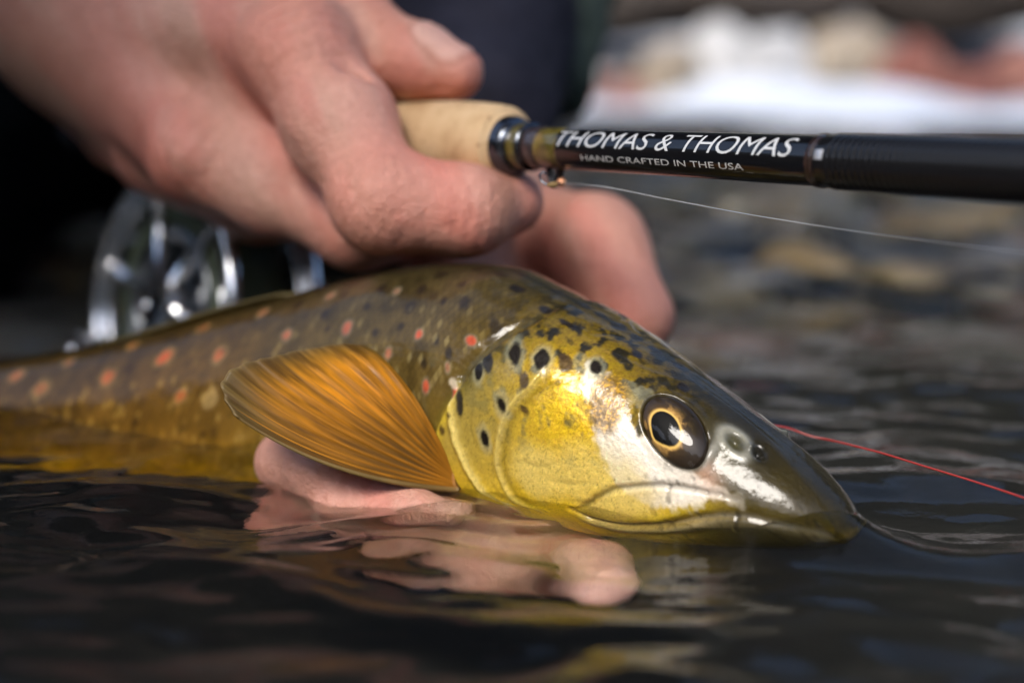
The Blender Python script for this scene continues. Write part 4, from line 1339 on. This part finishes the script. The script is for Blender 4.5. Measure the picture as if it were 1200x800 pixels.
mb = Mat('rod_blank', color=(.004, .004, .005), rough=.28, spec=.15, coat=1.0, coat_rough=.03)
mb.bump(mb.noise(500, 3), .05, .0004)
M_BLANK = mb.m
mw = Mat('thread_wrap', color=(.005, .005, .006), rough=.4, spec=.15, coat=.8, coat_rough=.08)
M_WRAP = mw.m
mo = Mat('olive_wrap', rough=.35, coat=1.0, coat_rough=.04)
mo.set('color', mo.ramp(mo.noise(260, 4, .6), [(.3, (.035, .028, .004)), (.55, (.12, .095, .012)), (.8, (.26, .17, .05))]))
M_OLW = mo.m
M_PURP = Mat('dark_wrap', color=(.030, .020, .020), rough=.35, coat=1.0, coat_rough=.05).m
M_GUN = Mat('gunmetal', color=(.10, .11, .13), rough=.22, metal=1.0).m
mc = Mat('cork', rough=.75)
cn = mc.noise(95, 5, .6)
cc_ = mc.ramp(cn, [(.30, (.40, .25, .12)), (.5, (.56, .38, .205)), (.72, (.64, .46, .27))])
vo = mc.node('ShaderNodeTexVoronoi', Scale=260.0); mc.L.new(mc.coords(), vo.inputs['Vector'])
pit = mc.ramp(vo.outputs['Distance'], [(.06, (.42, .30, .2)), (.16, (1, 1, 1))])
mc.set('color', mc.mix(.75, cc_, pit, 'MULTIPLY'))
mc.bump(mc.noise(420, 4, .6), .35, .0006)
M_CORK = mc.m

u_ck = rod_u(598)                                             # front end of the cork
# photo diameters: 48 px at 680, 56 px at 840, 60 px at 940, 73 px at 1200
def rad_at(px, dia):
    u = rod_u(px); d = rod_cam(-u)[2]
    return u, dia * .5 * d / FPX * .985
prof = [rad_at(*q) for q in ((655, 47), (680, 48.5), (760, 51.5), (840, 55.5), (900, 58.2), (960, 60.6))]
prof = [(u_ck - .004, prof[0][1])] + prof + [(prof[-1][0] + .006, prof[-1][1])]
blank = rod_child('blank', lathe_rod(prof), M_BLANK)
# stepped, thread-wrapped section towards the tip
u1, r1 = rad_at(966, 61.5)
u2, r2 = rad_at(1200, 74.0)
N_ = 900
us = np.linspace(u1, u1 + .135, N_)
rs = r1 + (r2 - r1) * np.clip((us - u1) / (u2 - u1), 0, 1.0) + .00022 * sstep(u1 + .001, u1 + .003, us)
rs += .00016 * np.abs(np.sin(np.pi * (us - u1) / .0015)) * (us < u1 + .06) * sstep(u1 + .0025, u1 + .0035, us)
wrap = rod_child('thread_wrapping', lathe_rod(list(zip(us, rs)), 56), M_WRAP)
rg = rod_child('wrap_ring', lathe_rod([(u1 - .0014, r1 - .0002), (u1 - .0010, r1 + .00022), (u1 + .0004, r1 + .00026), (u1 + .0008, r1 - .0001)]), Mat('rust_wrap', color=(.020, .010, .007), rough=.35, coat=1.0).m)
# rest of the rod reaching out of the picture past the camera
u3 = u1 + .135
rod_child('rod_tip_section', lathe_rod([(u3 - .002, rs[-1] - .0003), (u3 + .30, rs[-1] * .9), (u3 + .9, rs[-1] * .5), (u3 + 1.3, .0015)], 24), M_BLANK)
# small silver foot of the wrapping
a_, h_, b_ = frame_from(ROD_A, UPH)
def on_rod(u, ang, r): return ROD_O + a_ * u + (h_ * math.cos(ang) + b_ * math.sin(ang)) * r
toward = np.array([0, 0, CAM_H]) - ROD_O
tv = toward - a_ * toward.dot(a_); tv /= np.linalg.norm(tv)
TH0 = math.atan2(tv.dot(b_), tv.dot(h_))                      # angle of the generatrix that faces the lens
sgn = 1 if (h_ * math.cos(TH0 + .3) + b_ * math.sin(TH0 + .3))[2] > (h_ * math.cos(TH0) + b_ * math.sin(TH0))[2] else -1
um = u1 + .0022
foot = []
for k in range(9):
    for j in range(5):
        foot.append(on_rod(um + .0022 * (k / 8 - .5), TH0 + sgn * (.05 + .38 * j / 4), r1 + .00042 - .0002 * abs(k / 4 - 1)))
rod_child('foot_tab', (np.array(foot), grid_faces(9, 5).tolist()), Mat('silver_tab', color=(.7, .7, .72), rough=.3, metal=.8).m)

# winding check, olive thread bands
rb = prof[0][1]
rod_child('winding_check', lathe_rod([(u_ck - .001, .0074), (u_ck + .0012, .0074), (u_ck + .0030, .0068), (u_ck + .0042, .0058), (u_ck + .0044, rb)]), M_GUN)
rod_child('thread_band', lathe_rod([(u_ck + .0038, rb), (u_ck + .0042, rb + .0010), (u_ck + .0075, rb + .0009), (u_ck + .0079, rb)]), M_OLW)
rod_child('thread_band', lathe_rod([(u_ck + .0078, rb), (u_ck + .0081, rb + .0003), (u_ck + .0128, rb + .0003), (u_ck + .0131, rb)]), M_PURP)
rod_child('thread_band', lathe_rod([(u_ck + .0130, rb), (u_ck + .0133, rb + .0002), (u_ck + .0200, rb + .0002), (u_ck + .0206, rb)]), M_OLW)
rod_child('trim_ring', lathe_rod([(u_ck + .0074, rb + .0002), (u_ck + .0076, rb + .0012), (u_ck + .0082, rb + .0012), (u_ck + .0084, rb + .0002)]), M_GUN)
# cork handle with rounded front
ck = [(0, .0070), (.0004, .0084), (-.0012, .0093), (-.005, .0101), (-.012, .0107), (-.022, .0108), (-.034, .0104), (-.05, .0098), (-.075, .0102), (-.10, .0112), (-.125, .0116), (-.140, .0110), (-.143, .0090)]
ck = [(u_ck + u, r) for u, r in ck][::-1]
uu_ = np.array([c[0] for c in ck]); rr_ = np.array([c[1] for c in ck])
un = np.concatenate([np.linspace(uu_[0], u_ck - .005, 60), np.linspace(u_ck - .0046, u_ck - .0001, 10)])
rn = np.interp(un, np.sort(uu_), rr_[np.argsort(uu_)])
rn = np.convolve(np.pad(rn, 3, 'edge'), np.ones(7) / 7, 'valid')
rn[-4:] = [.0098, .0094, .0088, .0072]
grip = rod_child('cork_handle', lathe_rod(list(zip(un, rn)), 64), M_CORK)
# reel seat behind the handle
uS = u_ck - .143
rod_child('reel_seat', lathe_rod([(uS - .095, .0080), (uS - .092, .0098), (uS - .085, .0098), (uS - .084, .0085), (uS - .012, .0085), (uS - .010, .0098), (uS + .002, .0098)]), M_GUN)
# hook keeper under the blank with its small loop
kp = u_ck + .0158
dn = -np.array([0, 0, 1.0]); dn = dn - a_ * dn.dot(a_); dn /= np.linalg.norm(dn)
K0 = ROD_O + a_ * kp
kt = [K0 + a_ * x + dn * y for x, y in ((-.0022, rb - .0004), (-.0018, rb + .0016), (-.0012, rb + .0034), (0, rb + .0042), (.0012, rb + .0034), (.0018, rb + .0016), (.0022, rb - .0004))]
rod_child('hook_keeper', tube(np.array(kt), .00085, 10), Mat('keeper', color=(.02, .02, .024), rough=.3, metal=.7).m)

# ---- lettering wrapped on the blank
M_LET = Mat('silver_lettering', color=(.55, .56, .57), rough=.42, metal=.1).m
M_LET2 = Mat('grey_lettering', color=(.50, .50, .50), rough=.45).m
def blank_r(u): return np.interp(u, [p[0] for p in prof], [p[1] for p in prof])
def lettering(text, px0, px1, ang_base, ang_top, mat, shear, weight, caps_first=1.0):
    cu = bpy.data.curves.new('lettering', 'FONT')
    cu.body = text; cu.size = 1.0; cu.shear = shear; cu.resolution_u = 4
    cu.offset = weight
    to = bpy.data.objects.new('lettering', cu); COL.objects.link(to)
    dg = bpy.context.evaluated_depsgraph_get()
    me = bpy.data.meshes.new_from_object(to.evaluated_get(dg))
    bpy.data.objects.remove(to)
    bm = bmesh.new(); bm.from_mesh(me)
    ys = [v.co.y for v in bm.verts]; xs = [v.co.x for v in bm.verts]
    x0, x1 = min(xs), max(xs)
    caps = .7
    for q in np.linspace(-.1, 1.0, 34):
        bmesh.ops.bisect_plane(bm, geom=bm.verts[:] + bm.edges[:] + bm.faces[:], plane_co=(0, q, 0), plane_no=(0, 1, 0))
    hcap = sorted(ys)[int(len(ys) * .97)]
    ua, ub = rod_u(px0), rod_u(px1)
    for v in bm.verts:
        u = ua + (v.co.x - x0) / (x1 - x0) * (ub - ua)
        ang = ang_base + (ang_top - ang_base) * (v.co.y / hcap)
        p = on_rod(u, TH0 + sgn * ang, blank_r(u) + .00006)
        v.co = p
    bmesh.ops.recalc_face_normals(bm, faces=bm.faces[:])
    bm.to_mesh(me); bm.free()
    o = bpy.data.objects.new('lettering', me); COL.objects.link(o)
    me.materials.clear(); me.materials.append(mat)
    child(o, rod)
    o['label'] = 'lettering reading ' + text
    return o
lettering('THOMAS & THOMAS', 667, 946, R(6), R(56), M_LET, .28, -.004)
lettering('HAND CRAFTED IN THE USA', 697, 888, R(-31), R(-15), M_LET2, .0, .0)

# ---- fly reel hanging from the seat
M_SIL = Mat('brushed_aluminium', color=(.85, .87, .90), rough=.20, metal=1.0).m
M_SILD = Mat('dark_aluminium', color=(.16, .17, .18), rough=.3, metal=1.0).m
uR = uS + .006
ax_r = np.cross(a_, [0, 0, 1]); ax_r /= np.linalg.norm(ax_r)
if ax_r[1] > 0: ax_r = -ax_r
up_r = np.cross(ax_r, a_); up_r *= np.sign(up_r[2])
ax_r, up_r = ax_r * math.cos(R(10)) + up_r * math.sin(R(10)), up_r * math.cos(R(10)) - ax_r * math.sin(R(10))   # rolled so the face looks up a little
RC = ROD_O + a_ * uR - up_r * .0555                                # face towards the lens
reel = empty('fly_reel', RC.tolist())
tag(reel, 'silver fly reel hanging under the rod behind the trout', 'fishing reel')
def reel_child(name, VF, mat, parent=None):
    o = make_mesh(name, VF[0], VF[1], mat)
    if parent is None: child(o, reel)
    else: o.parent = parent
    return o
def ring_mesh(c, ax, r0, r1, t0, t1, n=72):
    ts = [t0, t1, t1, t0, t0]; rs = [r1, r1, r0, r0, r1]
    return lathe(c, ax, (0, 0, 1), ts, rs, n, caps=False)
RR = .0430
reel_child('frame_ring', ring_mesh(RC, ax_r, RR - .0035, RR, -.016, -.0125), M_SIL)
reel_child('frame_ring', ring_mesh(RC, ax_r, RR - .0035, RR, .0125, .016), M_SIL)
for q in range(7):
    a0 = R(90) + (q + .5) * 2 * math.pi / 7
    h2 = up_r; b2 = np.cross(ax_r, h2)
    c = RC + (h2 * math.cos(a0) + b2 * math.sin(a0)) * (RR - .002)
    reel_child('frame_pillar', tube([c - ax_r * .0145, c + ax_r * .0145], .0022, 10), M_SIL)
sp = reel_child('spool', ring_mesh(RC, ax_r, .020, .0245, -.012, .012), M_SILD)
for s_ in (-.0128, .0128):                                   # ported spool faces
    nspk = 6
    reel_child('spool_rim', ring_mesh(RC + ax_r * s_, ax_r, RR - .0085, RR - .0045, -.0012, .0012), M_SIL, None)
    for q in range(nspk):
        a0 = q * 2 * math.pi / nspk + .3
        d_ = h2 * math.cos(a0) + b2 * math.sin(a0)
        reel_child('spoke', tube([RC + ax_r * s_ + d_ * .008, RC + ax_r * s_ + d_ * (RR - .006)], [.0030, .0022], 8), M_SIL)
reel_child('hub', lathe(RC, ax_r, (0, 0, 1), [-.017, -.016, .016, .018], [.006, .0095, .0095, .007], 40), M_SIL)
kd = h2 * math.cos(2.2) + b2 * math.sin(2.2)
reel_child('crank_knob', lathe(RC + kd * .030, ax_r, (0, 0, 1), [.013, .014, .020, .028, .029], [.004, .0045, .0036, .0046, .004], 24), M_SIL)
reel_child('reel_foot', tube([RC + h2 * RR * .96 - a_ * .002, RC + h2 * (RR + .006)], [.006, .004], 12), M_SIL)
reel_child('backing_line', ring_mesh(RC, ax_r, .0244, .030, -.0115, .0115), Mat('fly_line', color=(.08, .10, .05), rough=.6).m)

# ---- fly hooked in the keeper, its clear leader, and the red line behind the head
kfly = at(658, 214, rod_cam(-kp)[2] - .001)
fly = empty('fishing_fly', kfly.tolist())
tag(fly, 'tiny copper bead fly hooked on the keeper ring', 'fly')
def fly_child(name, VF, mat): return child(make_mesh(name, VF[0], VF[1], mat), fly)
bm = bmesh.new(); bmesh.ops.create_icosphere(bm, subdivisions=3, radius=.00115)
me = bpy.data.meshes.new('bead'); bm.to_mesh(me); bm.free()
for p in me.polygons: p.use_smooth = True
bead = bpy.data.objects.new('bead', me); COL.objects.link(bead); me.materials.append(Mat('copper', color=(.80, .38, .20), rough=.25, metal=.5).m)
bead.location = kfly; child(bead, fly)
hk = [kfly, at(652, 216, .3255), at(645, 217, .3255), at(639, 216, .326), at(634, 212, .326), at(632, 206, .327), at(636, 201, .327), at(640, 204, .327)]
fly_child('hook', tube(smooth3 := np.array(hk), .00028, 8), M_GUN)
fly_child('fly_body', tube([at(653, 216, .3253), at(647, 217, .3253), at(641, 216.5, .3256)], [.0006, .0008, .0003], 8), Mat('fly_dubbing', color=(.20, .13, .05), rough=.9).m)
def line_obj(name, pts, rad, mat, label, cat, sag=0):
    pts = np.array(pts)
    t = np.linspace(0, 1, len(pts)); T = np.linspace(0, 1, 90)
    P = np.stack([cr(t, pts[:, q], T) for q in range(3)], -1)
    V, F = tube(P, rad, 8)
    o = make_mesh(name, V, F, mat)
    return tag(o, label, cat)
ml = Mat('clear_line', color=(.75, .76, .78), rough=.15, coat=1.0)
ml.set('trans', .35)
dk = rod_cam(-kp)[2]
line_obj('leader', [kfly, at(700, 218, .322), at(790, 235, .312), at(900, 255, .298), at(1040, 276, .282), at(1200, 296, .262), at(1420, 320, .23), A3(.30, -.05, .10), A3(.62, -.42, .16)], .00008, ml.m,
         'fine clear leader running from the copper bead fly below the rod', 'fishing line')
mr = Mat('red_line', color=(.30, .020, .014), rough=.35, coat=.5)
line_obj('red_tippet', [at(884, 497, .322), at(918, 500, .324), at(960, 513, .322), at(1020, 527, .313), at(1080, 545, .304), at(1200, 583, .288), at(1420, 668, .258), A3(.26, .19, .006), A3(.55, .06, -.004)], .00021, mr.m,
         'thin red line leaving the far side of the trout head', 'fishing line')

build_water()
